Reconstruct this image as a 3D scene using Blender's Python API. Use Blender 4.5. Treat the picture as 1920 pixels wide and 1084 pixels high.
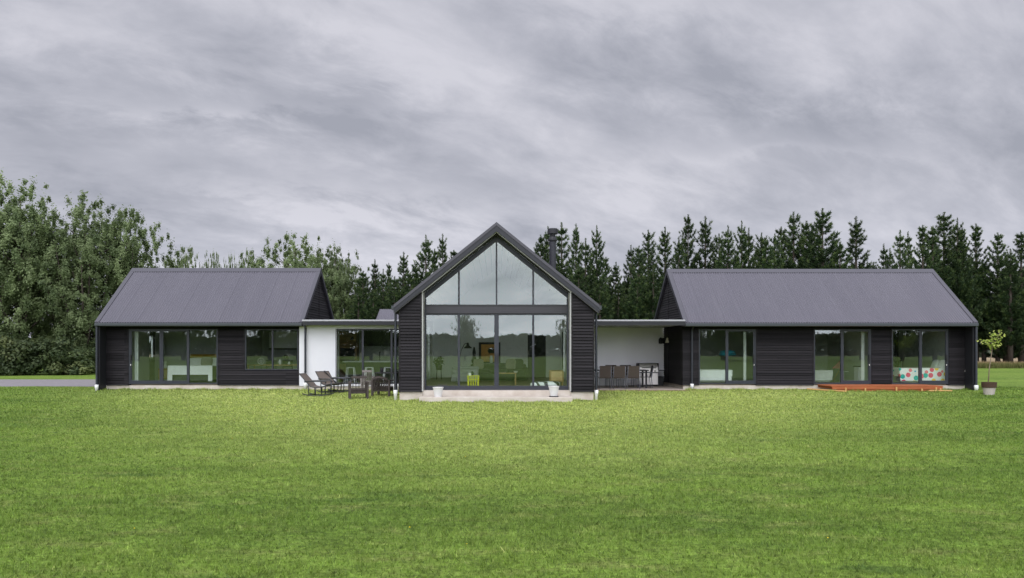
import bpy, math, random
import numpy as np
from mathutils import Vector
R = math.radians
for o in list(bpy.data.objects): bpy.data.objects.remove(o)
S = bpy.context.scene
COL = S.collection
random.seed(7); rng = np.random.default_rng(7)

# ------------------------------------------------------------------ camera, sky, sun, exposure
FP, HX, HY, CH = 1420.0, 931.0, 655.0, 1.7          # focal length, vanishing point (px of the 1920 wide photo), eye height
cam = bpy.data.cameras.new('camera'); cam_o = bpy.data.objects.new('camera', cam); COL.objects.link(cam_o)
cam.sensor_width = 36; cam.lens = 36*FP/1920
cam.shift_x = (960-HX)/1920; cam.shift_y = (HY-542)/1920
cam.clip_start = .1; cam.clip_end = 6000
cam_o.location = (0, 0, CH); cam_o.rotation_euler = (R(90), 0, 0)
S.camera = cam_o

SUN_EL, SUN_AZ = R(52), R(200)                       # high and behind the camera, wrapped in cloud
W = bpy.data.worlds.new("World"); S.world = W; W.use_nodes = True
wn, wl = W.node_tree.nodes, W.node_tree.links
wn.clear()
def N(nodes, t, **kw):
    n = nodes.new(t)
    for k, v in kw.items():
        if k.startswith('i_'):
            n.inputs[int(k[2:])].default_value = v
        else: setattr(n, k, v)
    return n
def build_world():
    out = N(wn, 'ShaderNodeOutputWorld')
    sky = N(wn, 'ShaderNodeTexSky', sky_type='NISHITA', sun_disc=False)
    sky.sun_elevation = SUN_EL; sky.sun_rotation = SUN_AZ
    b1 = N(wn, 'ShaderNodeBackground'); b1.inputs['Strength'].default_value = .07
    wl.new(sky.outputs[0], b1.inputs[0])
    tc = N(wn, 'ShaderNodeTexCoord'); sep = N(wn, 'ShaderNodeSeparateXYZ'); wl.new(tc.outputs['Generated'], sep.inputs[0])
    def m(op, a, b=None, c=None):
        n = N(wn, 'ShaderNodeMath', operation=op)
        for i, v in enumerate((a, b, c)):
            if v is None: continue
            if hasattr(v, 'is_linked'): wl.new(v, n.inputs[i])
            else: n.inputs[i].default_value = v
        return n.outputs[0]
    def mr(v, a, b, c=0., d=1.):
        n = N(wn, 'ShaderNodeMapRange', interpolation_type='SMOOTHSTEP')
        wl.new(v, n.inputs[0])
        for i, q in enumerate((a, b, c, d)): n.inputs[i+1].default_value = q
        return n.outputs[0]
    z = m('MAXIMUM', sep.outputs[2], 0.0); zz = m('ADD', z, .42)
    px, py = m('DIVIDE', sep.outputs[0], zz), m('DIVIDE', sep.outputs[1], zz)
    # rotate so that cloud bands run from upper left to lower right
    a = R(28)
    qx = m('ADD', m('MULTIPLY', px, math.cos(a)), m('MULTIPLY', py, math.sin(a)))
    qy = m('SUBTRACT', m('MULTIPLY', py, math.cos(a)), m('MULTIPLY', px, math.sin(a)))
    cv = N(wn, 'ShaderNodeCombineXYZ'); wl.new(m('MULTIPLY', qx, 1.15), cv.inputs[0]); wl.new(m('MULTIPLY', qy, 2.0), cv.inputs[1]); cv.inputs[2].default_value = 3.7
    def noise(scale, detail, dist, off, rough=.5):
        mp = N(wn, 'ShaderNodeVectorMath', operation='ADD'); wl.new(cv.outputs[0], mp.inputs[0]); mp.inputs[1].default_value = (off, off*1.7, off*.3)
        n = N(wn, 'ShaderNodeTexNoise'); n.inputs['Scale'].default_value = scale; n.inputs['Detail'].default_value = detail
        n.inputs['Roughness'].default_value = rough; n.inputs['Distortion'].default_value = dist
        wl.new(mp.outputs[0], n.inputs['Vector']); return n.outputs[0]
    n1 = noise(1.5, 5, .15, 2.3, .52); n2 = noise(4.8, 8, .25, 7.1, .63)
    v = m('ADD', m('MULTIPLY', n1, .58), m('MULTIPLY', n2, .42))
    # the larger cloud masses of this sky: soft banks at fixed bearings and heights
    yc = m('MAXIMUM', sep.outputs[1], .05); gu = m('DIVIDE', sep.outputs[0], yc); gv = m('DIVIDE', sep.outputs[2], yc)
    gu = m('ADD', gu, m('MULTIPLY', m('SUBTRACT', n2, .5), .30)); gv = m('ADD', gv, m('MULTIPLY', m('SUBTRACT', n2, .5), .12))
    for (x, y, sx, sy, am) in ((1520,232,330,48,-.085),(1010,170,120,90,-.035),(300,255,330,45,-.085),(330,160,130,28,-.055),(650,185,90,16,-.05),(560,100,150,60,-.03),(1750,330,260,70,-.045),(430,372,110,14,-.06),
                               (670,60,130,60,.050),(800,130,120,45,.035),(1240,20,200,50,.075),(1600,90,300,70,.02),(620,372,330,34,.06),(1250,330,260,40,.045),(90,60,160,60,.035),(420,205,160,14,.04),(1500,290,250,14,.05),(880,400,300,40,.05)):
        u0, v0, su, sv = (x-HX)/FP, (HY-y)/FP, sx/FP, sy/FP
        q = m('ADD', m('POWER', m('ABSOLUTE', m('DIVIDE', m('SUBTRACT', gu, u0), su)), 2.), m('POWER', m('ABSOLUTE', m('DIVIDE', m('SUBTRACT', gv, v0), sv)), 2.))
        v = m('ADD', v, m('MULTIPLY', m('EXPONENT', m('MULTIPLY', q, -1.)), am))
    ramp = N(wn, 'ShaderNodeValToRGB'); wl.new(v, ramp.inputs[0])
    e = ramp.color_ramp.elements
    e[0].position = .37; e[0].color = (.375, .388, .450, 1)
    e[1].position = .64; e[1].color = (.67, .668, .735, 1)
    k = ramp.color_ramp.elements.new(.5); k.color = (.500, .508, .575, 1)
    # an overcast sky is brighter overhead and on the sun's side, behind the camera
    zen = mr(sep.outputs[2], .42, .95, 0., 1.8)
    back = mr(m('MULTIPLY', sep.outputs[1], -1.), -.05, .85, 0., 3.7)
    low = mr(sep.outputs[2], -.02, .22, .32, 0.)
    f = m('ADD', m('ADD', m('ADD', 1.0, zen), back), low)
    mul = N(wn, 'ShaderNodeVectorMath', operation='SCALE'); wl.new(ramp.outputs[0], mul.inputs[0]); wl.new(f, mul.inputs['Scale'])
    b2 = N(wn, 'ShaderNodeBackground'); wl.new(mul.outputs[0], b2.inputs[0]); b2.inputs['Strength'].default_value = 1.0
    mix = N(wn, 'ShaderNodeMixShader'); mix.inputs[0].default_value = .96
    wl.new(b1.outputs[0], mix.inputs[1]); wl.new(b2.outputs[0], mix.inputs[2]); wl.new(mix.outputs[0], out.inputs[0])
build_world()
sun = bpy.data.lights.new('sun', 'SUN'); sun.energy = 1.2; sun.angle = R(45); sun.color = (1, .97, .93)
sun_o = bpy.data.objects.new('sun', sun); COL.objects.link(sun_o)
sd = Vector((math.sin(SUN_AZ)*math.cos(SUN_EL), math.cos(SUN_AZ)*math.cos(SUN_EL), math.sin(SUN_EL)))
sun_o.rotation_euler = sd.to_track_quat('Z', 'Y').to_euler(); sun_o.location = (0, 0, 60)
S.view_settings.view_transform = 'Standard'; S.view_settings.look = 'None'
S.view_settings.exposure = 0; S.view_settings.gamma = 1; S.view_settings.use_curve_mapping = False
S.cycles.use_denoising = True; S.cycles.transparent_max_bounces = 24; S.cycles.max_bounces = 10; S.cycles.diffuse_bounces = 7

# ------------------------------------------------------------------ helpers
def PX(px, d): return (px-HX)*d/FP
def PZ(py, d): return CH+(HY-py)*d/FP
def gz(y):
    t = min(max((y-25.0)/4.0, 0), 1); return .08*t*t*(3-2*t)

class MB:
    def __init__(s): s.v = []; s.f = []; s.m = []; s.cur = 0
    def add(s, vs, fs):
        o = len(s.v); s.v += [tuple(p) for p in vs]; s.f += [tuple(i+o for i in f) for f in fs]; s.m += [s.cur]*len(fs)
    def box(s, x0, x1, y0, y1, z0, z1):
        if x0 > x1: x0, x1 = x1, x0
        s.add([(x0,y0,z0),(x1,y0,z0),(x1,y1,z0),(x0,y1,z0),(x0,y0,z1),(x1,y0,z1),(x1,y1,z1),(x0,y1,z1)],
              [(0,3,2,1),(4,5,6,7),(0,1,5,4),(1,2,6,5),(2,3,7,6),(3,0,4,7)]); return s
    def prism(s, pts, off):
        n = len(pts); off = Vector(off); a = [Vector(p) for p in pts]
        s.add(a+[p+off for p in a], [tuple(range(n))[::-1], tuple(range(n, 2*n))]+[(i, (i+1) % n, (i+1) % n+n, i+n) for i in range(n)]); return s
    def hexa(s, q):   # 8 corners: bottom 4 ccw, top 4 ccw
        s.add(q, [(0,3,2,1),(4,5,6,7),(0,1,5,4),(1,2,6,5),(2,3,7,6),(3,0,4,7)]); return s
    def bar(s, p, q, w, h=None, up=(0,0,1)):
        p, q = Vector(p), Vector(q); h = h or w; d = (q-p).normalized(); u = Vector(up)
        if abs(d.dot(u)) > .98: u = Vector((0,1,0))
        a = d.cross(u).normalized(); b = a.cross(d).normalized(); a *= w/2; b *= h/2
        s.hexa([p-a-b, p+a-b, q+a-b, q-a-b, p-a+b, p+a+b, q+a+b, q-a+b]); return s
    def tube(s, pts, r, n=8, cap=True):
        pts = [Vector(p) for p in pts]; rs = r if isinstance(r, (list, tuple)) else [r]*len(pts)
        o = len(s.v); vs = []; fs = []; ref = None
        for i, p in enumerate(pts):
            d = (pts[min(i+1, len(pts)-1)]-pts[max(i-1, 0)]).normalized()
            if ref is None: ref = d.orthogonal().normalized()
            ref = (ref-d*ref.dot(d)).normalized(); b = d.cross(ref)
            vs += [p+(ref*math.cos(2*math.pi*k/n)+b*math.sin(2*math.pi*k/n))*rs[i] for k in range(n)]
        for i in range(len(pts)-1):
            for k in range(n): fs.append((i*n+k, i*n+(k+1) % n, (i+1)*n+(k+1) % n, (i+1)*n+k))
        if cap: fs += [tuple(range(n))[::-1], tuple(range((len(pts)-1)*n, len(pts)*n))]
        s.add(vs, fs); return s
    def lathe(s, prof, c=(0,0,0), n=20, cap=True):
        vs = []; fs = []
        for r, z in prof: vs += [(c[0]+r*math.cos(2*math.pi*k/n), c[1]+r*math.sin(2*math.pi*k/n), c[2]+z) for k in range(n)]
        for i in range(len(prof)-1):
            for k in range(n): fs.append((i*n+k, i*n+(k+1) % n, (i+1)*n+(k+1) % n, (i+1)*n+k))
        if cap: fs += [tuple(range(n))[::-1], tuple(range((len(prof)-1)*n, len(prof)*n))]
        s.add(vs, fs); return s
    def pillow(s, c, sx, sy, sz, rot=0, n=10, e=.55, tilt=0):
        vs = []; fs = []
        for i in range(n+1):
            th = -math.pi/2+math.pi*i/n
            for k in range(2*n):
                ph = math.pi*k/n
                g = lambda q: math.copysign(abs(q)**e, q)
                x, y, z = g(math.cos(th))*g(math.cos(ph))*sx, g(math.cos(th))*g(math.sin(ph))*sy, g(math.sin(th))*sz
                y, z = y*math.cos(tilt)-z*math.sin(tilt), y*math.sin(tilt)+z*math.cos(tilt)
                x, y = x*math.cos(rot)-y*math.sin(rot), x*math.sin(rot)+y*math.cos(rot)
                vs.append((c[0]+x, c[1]+y, c[2]+z))
        for i in range(n):
            for k in range(2*n): fs.append((i*2*n+k, i*2*n+(k+1) % (2*n), (i+1)*2*n+(k+1) % (2*n), (i+1)*2*n+k))
        s.add(vs, fs); return s
    def build(s, name, mat, parent=None, world=False, smooth=False, bevel=0):
        me = bpy.data.meshes.new(name); off = Vector((0,0,0))
        if world and parent:
            p = parent
            while p: off += p.location; p = p.parent
        me.from_pydata([(v[0]-off.x, v[1]-off.y, v[2]-off.z) for v in s.v], [], s.f)
        for mt in (mat if isinstance(mat, (list, tuple)) else [mat]): me.materials.append(mt)
        if isinstance(mat, (list, tuple)): me.polygons.foreach_set('material_index', s.m)
        if smooth: me.polygons.foreach_set('use_smooth', [True]*len(me.polygons))
        me.update(); o = bpy.data.objects.new(name, me); COL.objects.link(o)
        if parent: o.parent = parent
        if bevel:
            b = o.modifiers.new('bevel', 'BEVEL'); b.width = bevel; b.segments = 2; b.limit_method = 'ANGLE'
        return o

def tag(o, label=None, cat=None, group=None, kind=None):
    if label: o['label'] = label
    if cat: o['category'] = cat
    if group: o['group'] = group
    if kind: o['kind'] = kind
    return o
def thing(name, label, cat, loc=(0,0,0), rz=0, group=None):
    o = bpy.data.objects.new(name, None); COL.objects.link(o); o.location = loc; o.rotation_euler = (0,0,rz); o.empty_display_size = .2
    return tag(o, label, cat, group)
def copy_tree(o, parent=None):
    c = o.copy(); COL.objects.link(c)
    if parent: c.parent = parent
    for ch in [q for q in o.children]: copy_tree(ch, c)
    return c
def np_mesh(name, verts, faces, mat, parent=None, attr=None, normals=None):
    """verts (N,3); faces (M,k) ints"""
    me = bpy.data.meshes.new(name); n, k = faces.shape
    me.vertices.add(len(verts)); me.vertices.foreach_set('co', verts.astype(np.float32).ravel())
    me.loops.add(n*k); me.loops.foreach_set('vertex_index', faces.astype(np.int32).ravel())
    me.polygons.add(n); me.polygons.foreach_set('loop_start', np.arange(0, n*k, k, dtype=np.int32))
    if attr is not None:
        a = me.attributes.new('tone', 'FLOAT', 'POINT'); a.data.foreach_set('value', attr.astype(np.float32))
    me.materials.append(mat); me.update(calc_edges=True); me.validate()
    o = bpy.data.objects.new(name, me); COL.objects.link(o)
    if parent: o.parent = parent
    return o

# ------------------------------------------------------------------ materials
def mat(name, col, rough=.6, spec=.5, metal=0, noise=None, bump=None, coords='Object', stretch=(1,1,1)):
    """noise=(scale, amount, colour2); bump=(scale, strength)"""
    m = bpy.data.materials.new(name); m.use_nodes = True; nd, lk = m.node_tree.nodes, m.node_tree.links
    b = nd['Principled BSDF']; b.inputs['Base Color'].default_value = (*col, 1); b.inputs['Roughness'].default_value = rough
    b.inputs['Specular IOR Level'].default_value = spec; b.inputs['Metallic'].default_value = metal
    if noise or bump:
        tc = N(nd, 'ShaderNodeTexCoord'); mp = N(nd, 'ShaderNodeMapping'); mp.inputs['Scale'].default_value = stretch
        lk.new(tc.outputs[coords], mp.inputs[0])
    if noise:
        n = N(nd, 'ShaderNodeTexNoise'); n.inputs['Scale'].default_value = noise[0]; n.inputs['Detail'].default_value = 6; n.inputs['Roughness'].default_value = .6
        lk.new(mp.outputs[0], n.inputs['Vector'])
        r = N(nd, 'ShaderNodeMapRange'); lk.new(n.outputs[0], r.inputs[0]); r.inputs[1].default_value = .5-.5*(1-noise[1])-.02; r.inputs[2].default_value = .5+.5*(1-noise[1])+.02
        x = N(nd, 'ShaderNodeMix', data_type='RGBA'); lk.new(r.outputs[0], x.inputs[0]); x.inputs[6].default_value = (*col, 1); x.inputs[7].default_value = (*noise[2], 1)
        lk.new(x.outputs[2], b.inputs['Base Color'])
    if bump:
        n2 = N(nd, 'ShaderNodeTexNoise'); n2.inputs['Scale'].default_value = bump[0]; n2.inputs['Detail'].default_value = 5
        lk.new(mp.outputs[0], n2.inputs['Vector']); bp = N(nd, 'ShaderNodeBump'); bp.inputs['Strength'].default_value = bump[1]; bp.inputs['Distance'].default_value = .02
        lk.new(n2.outputs[0], bp.inputs['Height']); lk.new(bp.outputs[0], b.inputs['Normal'])
    return m
M = {}
M['clad'] = mat('black_stained_timber', (.0085,.0078,.0090), .6, .16, noise=(3, .6, (.016,.0142,.0152)), bump=(9, .25), stretch=(.35,.35,7))
def clad_mat(z0):
    m = mat('black_stained_timber', (.0085,.0078,.0090), .6, .16, noise=(3, .6, (.016,.0142,.0152)), bump=(9, .25), stretch=(.35,.35,7)); nd, lk = m.node_tree.nodes, m.node_tree.links
    b = nd['Principled BSDF']; src = b.inputs['Base Color'].links[0].from_socket; tc = N(nd, 'ShaderNodeTexCoord'); sp = N(nd, 'ShaderNodeSeparateXYZ'); lk.new(tc.outputs['Object'], sp.inputs[0])
    a = N(nd, 'ShaderNodeMath', operation='MULTIPLY_ADD'); lk.new(sp.outputs[2], a.inputs[0]); a.inputs[1].default_value = 10; a.inputs[2].default_value = 40-z0*10+.001
    f = N(nd, 'ShaderNodeMath', operation='FLOOR'); lk.new(a.outputs[0], f.inputs[0])
    g = N(nd, 'ShaderNodeMath', operation='MULTIPLY_ADD'); lk.new(sp.outputs[0], g.inputs[0]); g.inputs[1].default_value = .31; lk.new(f.outputs[0], g.inputs[2])
    h2 = N(nd, 'ShaderNodeMath', operation='FLOOR'); lk.new(g.outputs[0], h2.inputs[0]); cv = N(nd, 'ShaderNodeCombineXYZ'); lk.new(h2.outputs[0], cv.inputs[0]); lk.new(f.outputs[0], cv.inputs[1])
    w = N(nd, 'ShaderNodeTexWhiteNoise', noise_dimensions='2D'); lk.new(cv.outputs[0], w.inputs['Vector'])
    r = N(nd, 'ShaderNodeMapRange'); lk.new(w.outputs['Value'], r.inputs[0]); r.inputs[3].default_value = .55; r.inputs[4].default_value = 1.75
    h = N(nd, 'ShaderNodeHueSaturation'); lk.new(src, h.inputs['Color']); lk.new(r.outputs[0], h.inputs['Value']); lk.new(h.outputs[0], b.inputs['Base Color']); return m
M['clad'] = clad_mat(.30); M['cladwing'] = clad_mat(.26)
M['trim'] = mat('black_trim', (.014,.015,.018), .45, .35, noise=(4, .5, (.020,.020,.023)))
M['frame'] = mat('slate_aluminium', (.024,.027,.036), .4, .4, noise=(6, .5, (.029,.032,.041)))
M['beam'] = mat('charcoal_beam', (.034,.033,.039), .45, .4, noise=(5, .5, (.042,.040,.045)))
M['roof'] = mat('charcoal_roof_steel', (.105,.098,.128), .42, .5, noise=(1.3, .55, (.122,.114,.142)), stretch=(1,.25,.25))
def roof_mat():
    m = mat('charcoal_roof_steel', (.088,.084,.102), .46, .42, noise=(1.3, .55, (.104,.099,.117)), stretch=(1,.25,.25)); nd, lk = m.node_tree.nodes, m.node_tree.links
    b = nd['Principled BSDF']; src = b.inputs['Base Color'].links[0].from_socket; tc = N(nd, 'ShaderNodeTexCoord'); sp = N(nd, 'ShaderNodeSeparateXYZ'); lk.new(tc.outputs['Object'], sp.inputs[0])
    a = N(nd, 'ShaderNodeMath', operation='MULTIPLY_ADD'); lk.new(sp.outputs[0], a.inputs[0]); a.inputs[1].default_value = 1/.762; a.inputs[2].default_value = 50.18
    f = N(nd, 'ShaderNodeMath', operation='FLOOR'); lk.new(a.outputs[0], f.inputs[0]); w = N(nd, 'ShaderNodeTexWhiteNoise', noise_dimensions='1D'); lk.new(f.outputs[0], w.inputs['W'])
    r = N(nd, 'ShaderNodeMapRange'); lk.new(w.outputs['Value'], r.inputs[0]); r.inputs[3].default_value = .98; r.inputs[4].default_value = 1.02
    h = N(nd, 'ShaderNodeHueSaturation'); lk.new(src, h.inputs['Color']); lk.new(r.outputs[0], h.inputs['Value']); lk.new(h.outputs[0], b.inputs['Base Color']); return m
M['roof'] = roof_mat()
M['flash'] = mat('charcoal_flashing', (.056,.054,.066), .45, .4, noise=(2, .5, (.066,.064,.077)))
M['barge'] = mat('slate_barge', (.021,.022,.028), .48, .35, noise=(3, .5, (.027,.028,.035)))
M['gutter'] = mat('slate_gutter', (.034,.040,.046), .35, .5, noise=(3, .5, (.040,.047,.052)))
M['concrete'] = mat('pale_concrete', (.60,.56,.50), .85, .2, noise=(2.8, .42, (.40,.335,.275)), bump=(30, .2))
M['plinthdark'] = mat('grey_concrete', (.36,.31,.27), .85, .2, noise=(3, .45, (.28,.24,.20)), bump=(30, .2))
M['white'] = mat('white_panel', (.67,.67,.70), .55, .4, noise=(1.2, .6, (.63,.63,.665)))
M['edge'] = mat('roof_edge_aluminium', (.40,.40,.42), .5, .4, noise=(3, .6, (.34,.34,.36)))
M['greywall'] = mat('pale_grey_panel', (.89,.89,.91), .6, .3, noise=(1.2, .6, (.85,.85,.87)))
M['reveal'] = mat('pale_aluminium_reveal', (.42,.42,.40), .5, .4, noise=(4, .6, (.37,.37,.36)))
M['pvc'] = mat('white_pvc', (.80,.80,.80), .4, .5, noise=(12, .5, (.70,.70,.68)))
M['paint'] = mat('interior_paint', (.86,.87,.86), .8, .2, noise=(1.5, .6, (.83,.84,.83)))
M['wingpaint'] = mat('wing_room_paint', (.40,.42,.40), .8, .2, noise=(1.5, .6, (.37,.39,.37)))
M['ceil'] = mat('ceiling_paint', (.82,.83,.83), .8, .2, noise=(1.5, .6, (.79,.80,.80)))
M['soffit'] = mat('dark_soffit', (.03,.03,.033), .6, .3, noise=(4, .5, (.04,.04,.042)))
M['soffitgrey'] = mat('grey_soffit', (.50,.51,.48), .6, .3, noise=(4, .5, (.26,.27,.25)))
M['floor'] = mat('timber_floor', (.34,.28,.20), .4, .5, noise=(3, .5, (.27,.22,.15)), stretch=(1,8,1))
M['wood'] = mat('oak_wood', (.48,.31,.12), .5, .4, noise=(5, .5, (.38,.23,.08)), stretch=(1,1,6))
M['deck'] = mat('orange_stained_timber', (.42,.135,.052), .7, .2, noise=(5, .4, (.26,.075,.030)), stretch=(.4,6,3))
M['peg'] = mat('raw_pine', (.58,.36,.14), .7, .3, noise=(9, .5, (.48,.28,.10)))
M['paleoak'] = mat('pale_oak', (.80,.58,.30), .6, .3, noise=(6, .5, (.70,.48,.22)))
M['black'] = mat('matt_black', (.012,.012,.013), .5, .4, noise=(6, .5, (.018,.018,.019)))
M['steel'] = mat('brushed_steel', (.95,.92,.88), .5, .5, .85, noise=(7, .5, (.88,.85,.81)))
M['sling'] = mat('taupe_sling', (.115,.094,.080), .8, .2, noise=(60, .5, (.145,.12,.10)))
M['slingbrown'] = mat('brown_sling', (.062,.050,.040), .8, .2, noise=(60, .5, (.078,.064,.052)))
M['greyframe'] = mat('grey_metal_tube', (.14,.15,.17), .4, .5, .3, noise=(9, .5, (.17,.18,.20)))
M['darkframe'] = mat('dark_metal_tube', (.03,.032,.035), .4, .5, .2, noise=(9, .5, (.04,.042,.045)))
M['darkwood'] = mat('weathered_dark_timber', (.046,.037,.034), .75, .25, noise=(6, .5, (.085,.070,.065)), stretch=(1,1,5))
M['palewood'] = mat('silvered_timber', (.26,.235,.225), .8, .2, noise=(8, .5, (.19,.17,.16)), stretch=(1,1,4))
M['linen'] = mat('white_linen', (.78,.79,.78), .9, .1, noise=(5, .6, (.70,.71,.70)), bump=(12, .4))
M['greylinen'] = mat('grey_linen', (.42,.43,.41), .9, .1, noise=(5, .6, (.36,.37,.35)), bump=(12, .4))
M['olive'] = mat('olive_throw', (.075,.085,.035), .9, .1, noise=(7, .5, (.055,.065,.025)), bump=(12, .4))
M['mustard'] = mat('mustard_fabric', (.36,.22,.03), .9, .1, noise=(7, .5, (.28,.17,.02)))
M['beige'] = mat('beige_cushion', (.36,.34,.26), .9, .1, noise=(14, .5, (.28,.27,.2)))
M['sofa'] = mat('dark_green_sofa', (.060,.072,.045), .9, .1, noise=(5, .5, (.048,.058,.036)), bump=(15, .3))
M['yellow'] = mat('yellow_green_paint', (.62,.62,.03), .5, .4, noise=(8, .5, (.5,.5,.02)))
M['teal'] = mat('teal_lampshade', (.06,.42,.56), .7, .2, noise=(6, .5, (.05,.30,.38)))
M['pink'] = mat('pink_cloth', (.75,.24,.28), .9, .1, noise=(9, .5, (.36,.10,.13)))
M['cream'] = mat('cream_glass', (.72,.68,.5), .5, .4, noise=(9, .5, (.62,.58,.42)))
M['terracotta'] = mat('brown_clay', (.075,.045,.030), .8, .2, noise=(10, .5, (.055,.033,.022)))
M['potwhite'] = mat('whitewashed_pot', (.47,.43,.38), .8, .2, noise=(8, .5, (.38,.34,.30)))
M['potwhite2'] = mat('glazed_white_pot', (.66,.65,.64), .5, .4, noise=(8, .5, (.58,.57,.56)))
M['gravel'] = mat('grey_gravel', (.175,.163,.168), .95, .1, noise=(5, .5, (.25,.235,.24)), bump=(25, .6))
M['bark'] = mat('grey_brown_bark', (.055,.045,.035), .9, .1, noise=(5, .5, (.10,.085,.07)), bump=(12, .6), stretch=(1,1,.3))
M['stem'] = mat('sapling_bark', (.26,.20,.15), .8, .1, noise=(14, .5, (.18,.14,.10)))
M['soil'] = mat('dry_soil', (.16,.10,.065), .95, .1, noise=(6, .5, (.24,.16,.10)), bump=(20, .6))

def leaf_mat(name, c1, c2, c3, trans=.28, rough=.55):
    m = bpy.data.materials.new(name); m.use_nodes = True; nd, lk = m.node_tree.nodes, m.node_tree.links; nd.clear()
    out = N(nd, 'ShaderNodeOutputMaterial'); at = N(nd, 'ShaderNodeAttribute', attribute_name='tone')
    r = N(nd, 'ShaderNodeValToRGB'); lk.new(at.outputs['Fac'], r.inputs[0]); e = r.color_ramp.elements
    e[0].color = (*c1, 1); e[1].color = (*c3, 1); e[0].position = .05; e[1].position = .95; q = e.new(.5); q.color = (*c2, 1)
    oi = N(nd, 'ShaderNodeObjectInfo'); hs = N(nd, 'ShaderNodeHueSaturation')
    mr = N(nd, 'ShaderNodeMapRange'); lk.new(oi.outputs['Random'], mr.inputs[0]); mr.inputs[3].default_value = .82; mr.inputs[4].default_value = 1.18
    lk.new(mr.outputs[0], hs.inputs['Value']); lk.new(r.outputs[0], hs.inputs['Color'])
    p = N(nd, 'ShaderNodeBsdfPrincipled'); p.inputs['Roughness'].default_value = rough; p.inputs['Specular IOR Level'].default_value = .3
    t = N(nd, 'ShaderNodeBsdfTranslucent'); x = N(nd, 'ShaderNodeMixShader'); x.inputs[0].default_value = trans
    lk.new(hs.outputs[0], p.inputs['Base Color']); lk.new(hs.outputs[0], t.inputs['Color'])
    lk.new(p.outputs[0], x.inputs[1]); lk.new(t.outputs[0], x.inputs[2]); lk.new(x.outputs[0], out.inputs[0]); return m
M['poplar'] = leaf_mat('poplar_leaf', (.078,.115,.040), (.148,.200,.076), (.225,.285,.128), .4)
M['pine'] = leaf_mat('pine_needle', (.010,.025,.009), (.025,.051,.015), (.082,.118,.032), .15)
M['shrub'] = leaf_mat('shrub_leaf', (.050,.078,.034), (.085,.118,.046), (.17,.20,.075), .4)
M['lime'] = leaf_mat('young_leaf', (.20,.29,.03), (.32,.42,.06), (.50,.56,.14), .35)
M['indoor'] = leaf_mat('houseplant_leaf', (.02,.05,.015), (.03,.07,.02), (.05,.09,.03))
M['hedge'] = leaf_mat('hedge_leaf', (.040,.055,.030), (.055,.072,.040), (.075,.092,.052))
M['dry'] = leaf_mat('dry_grass_blade', (.11,.12,.035), (.24,.19,.085), (.38,.27,.15), .2, .8)

def glass():
    m = bpy.data.materials.new('window_glass'); m.use_nodes = True; nd, lk = m.node_tree.nodes, m.node_tree.links; nd.clear()
    out = N(nd, 'ShaderNodeOutputMaterial'); lw = N(nd, 'ShaderNodeLayerWeight'); lw.inputs[0].default_value = .5
    pw = N(nd, 'ShaderNodeMath', operation='POWER'); lk.new(lw.outputs['Facing'], pw.inputs[0]); pw.inputs[1].default_value = 4
    ma = N(nd, 'ShaderNodeMath', operation='MULTIPLY_ADD'); lk.new(pw.outputs[0], ma.inputs[0]); ma.inputs[1].default_value = .7; ma.inputs[2].default_value = .09
    t = N(nd, 'ShaderNodeBsdfTransparent'); t.inputs[0].default_value = (.95,.985,.965,1)
    g = N(nd, 'ShaderNodeBsdfGlossy'); g.inputs['Roughness'].default_value = .004; g.inputs[0].default_value = (.93,.98,.96,1)
    ge = N(nd, 'ShaderNodeNewGeometry'); nz = N(nd, 'ShaderNodeTexNoise'); nz.inputs['Scale'].default_value = .9; nz.inputs['Detail'].default_value = 1; lk.new(ge.outputs['Position'], nz.inputs['Vector'])
    bp = N(nd, 'ShaderNodeBump'); bp.inputs['Strength'].default_value = .25; bp.inputs['Distance'].default_value = .004; lk.new(nz.outputs[0], bp.inputs['Height']); lk.new(bp.outputs[0], g.inputs['Normal'])
    x = N(nd, 'ShaderNodeMixShader'); lk.new(ma.outputs[0], x.inputs[0]); lk.new(t.outputs[0], x.inputs[1]); lk.new(g.outputs[0], x.inputs[2]); lk.new(x.outputs[0], out.inputs[0]); return m
M['glass'] = glass()

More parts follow.
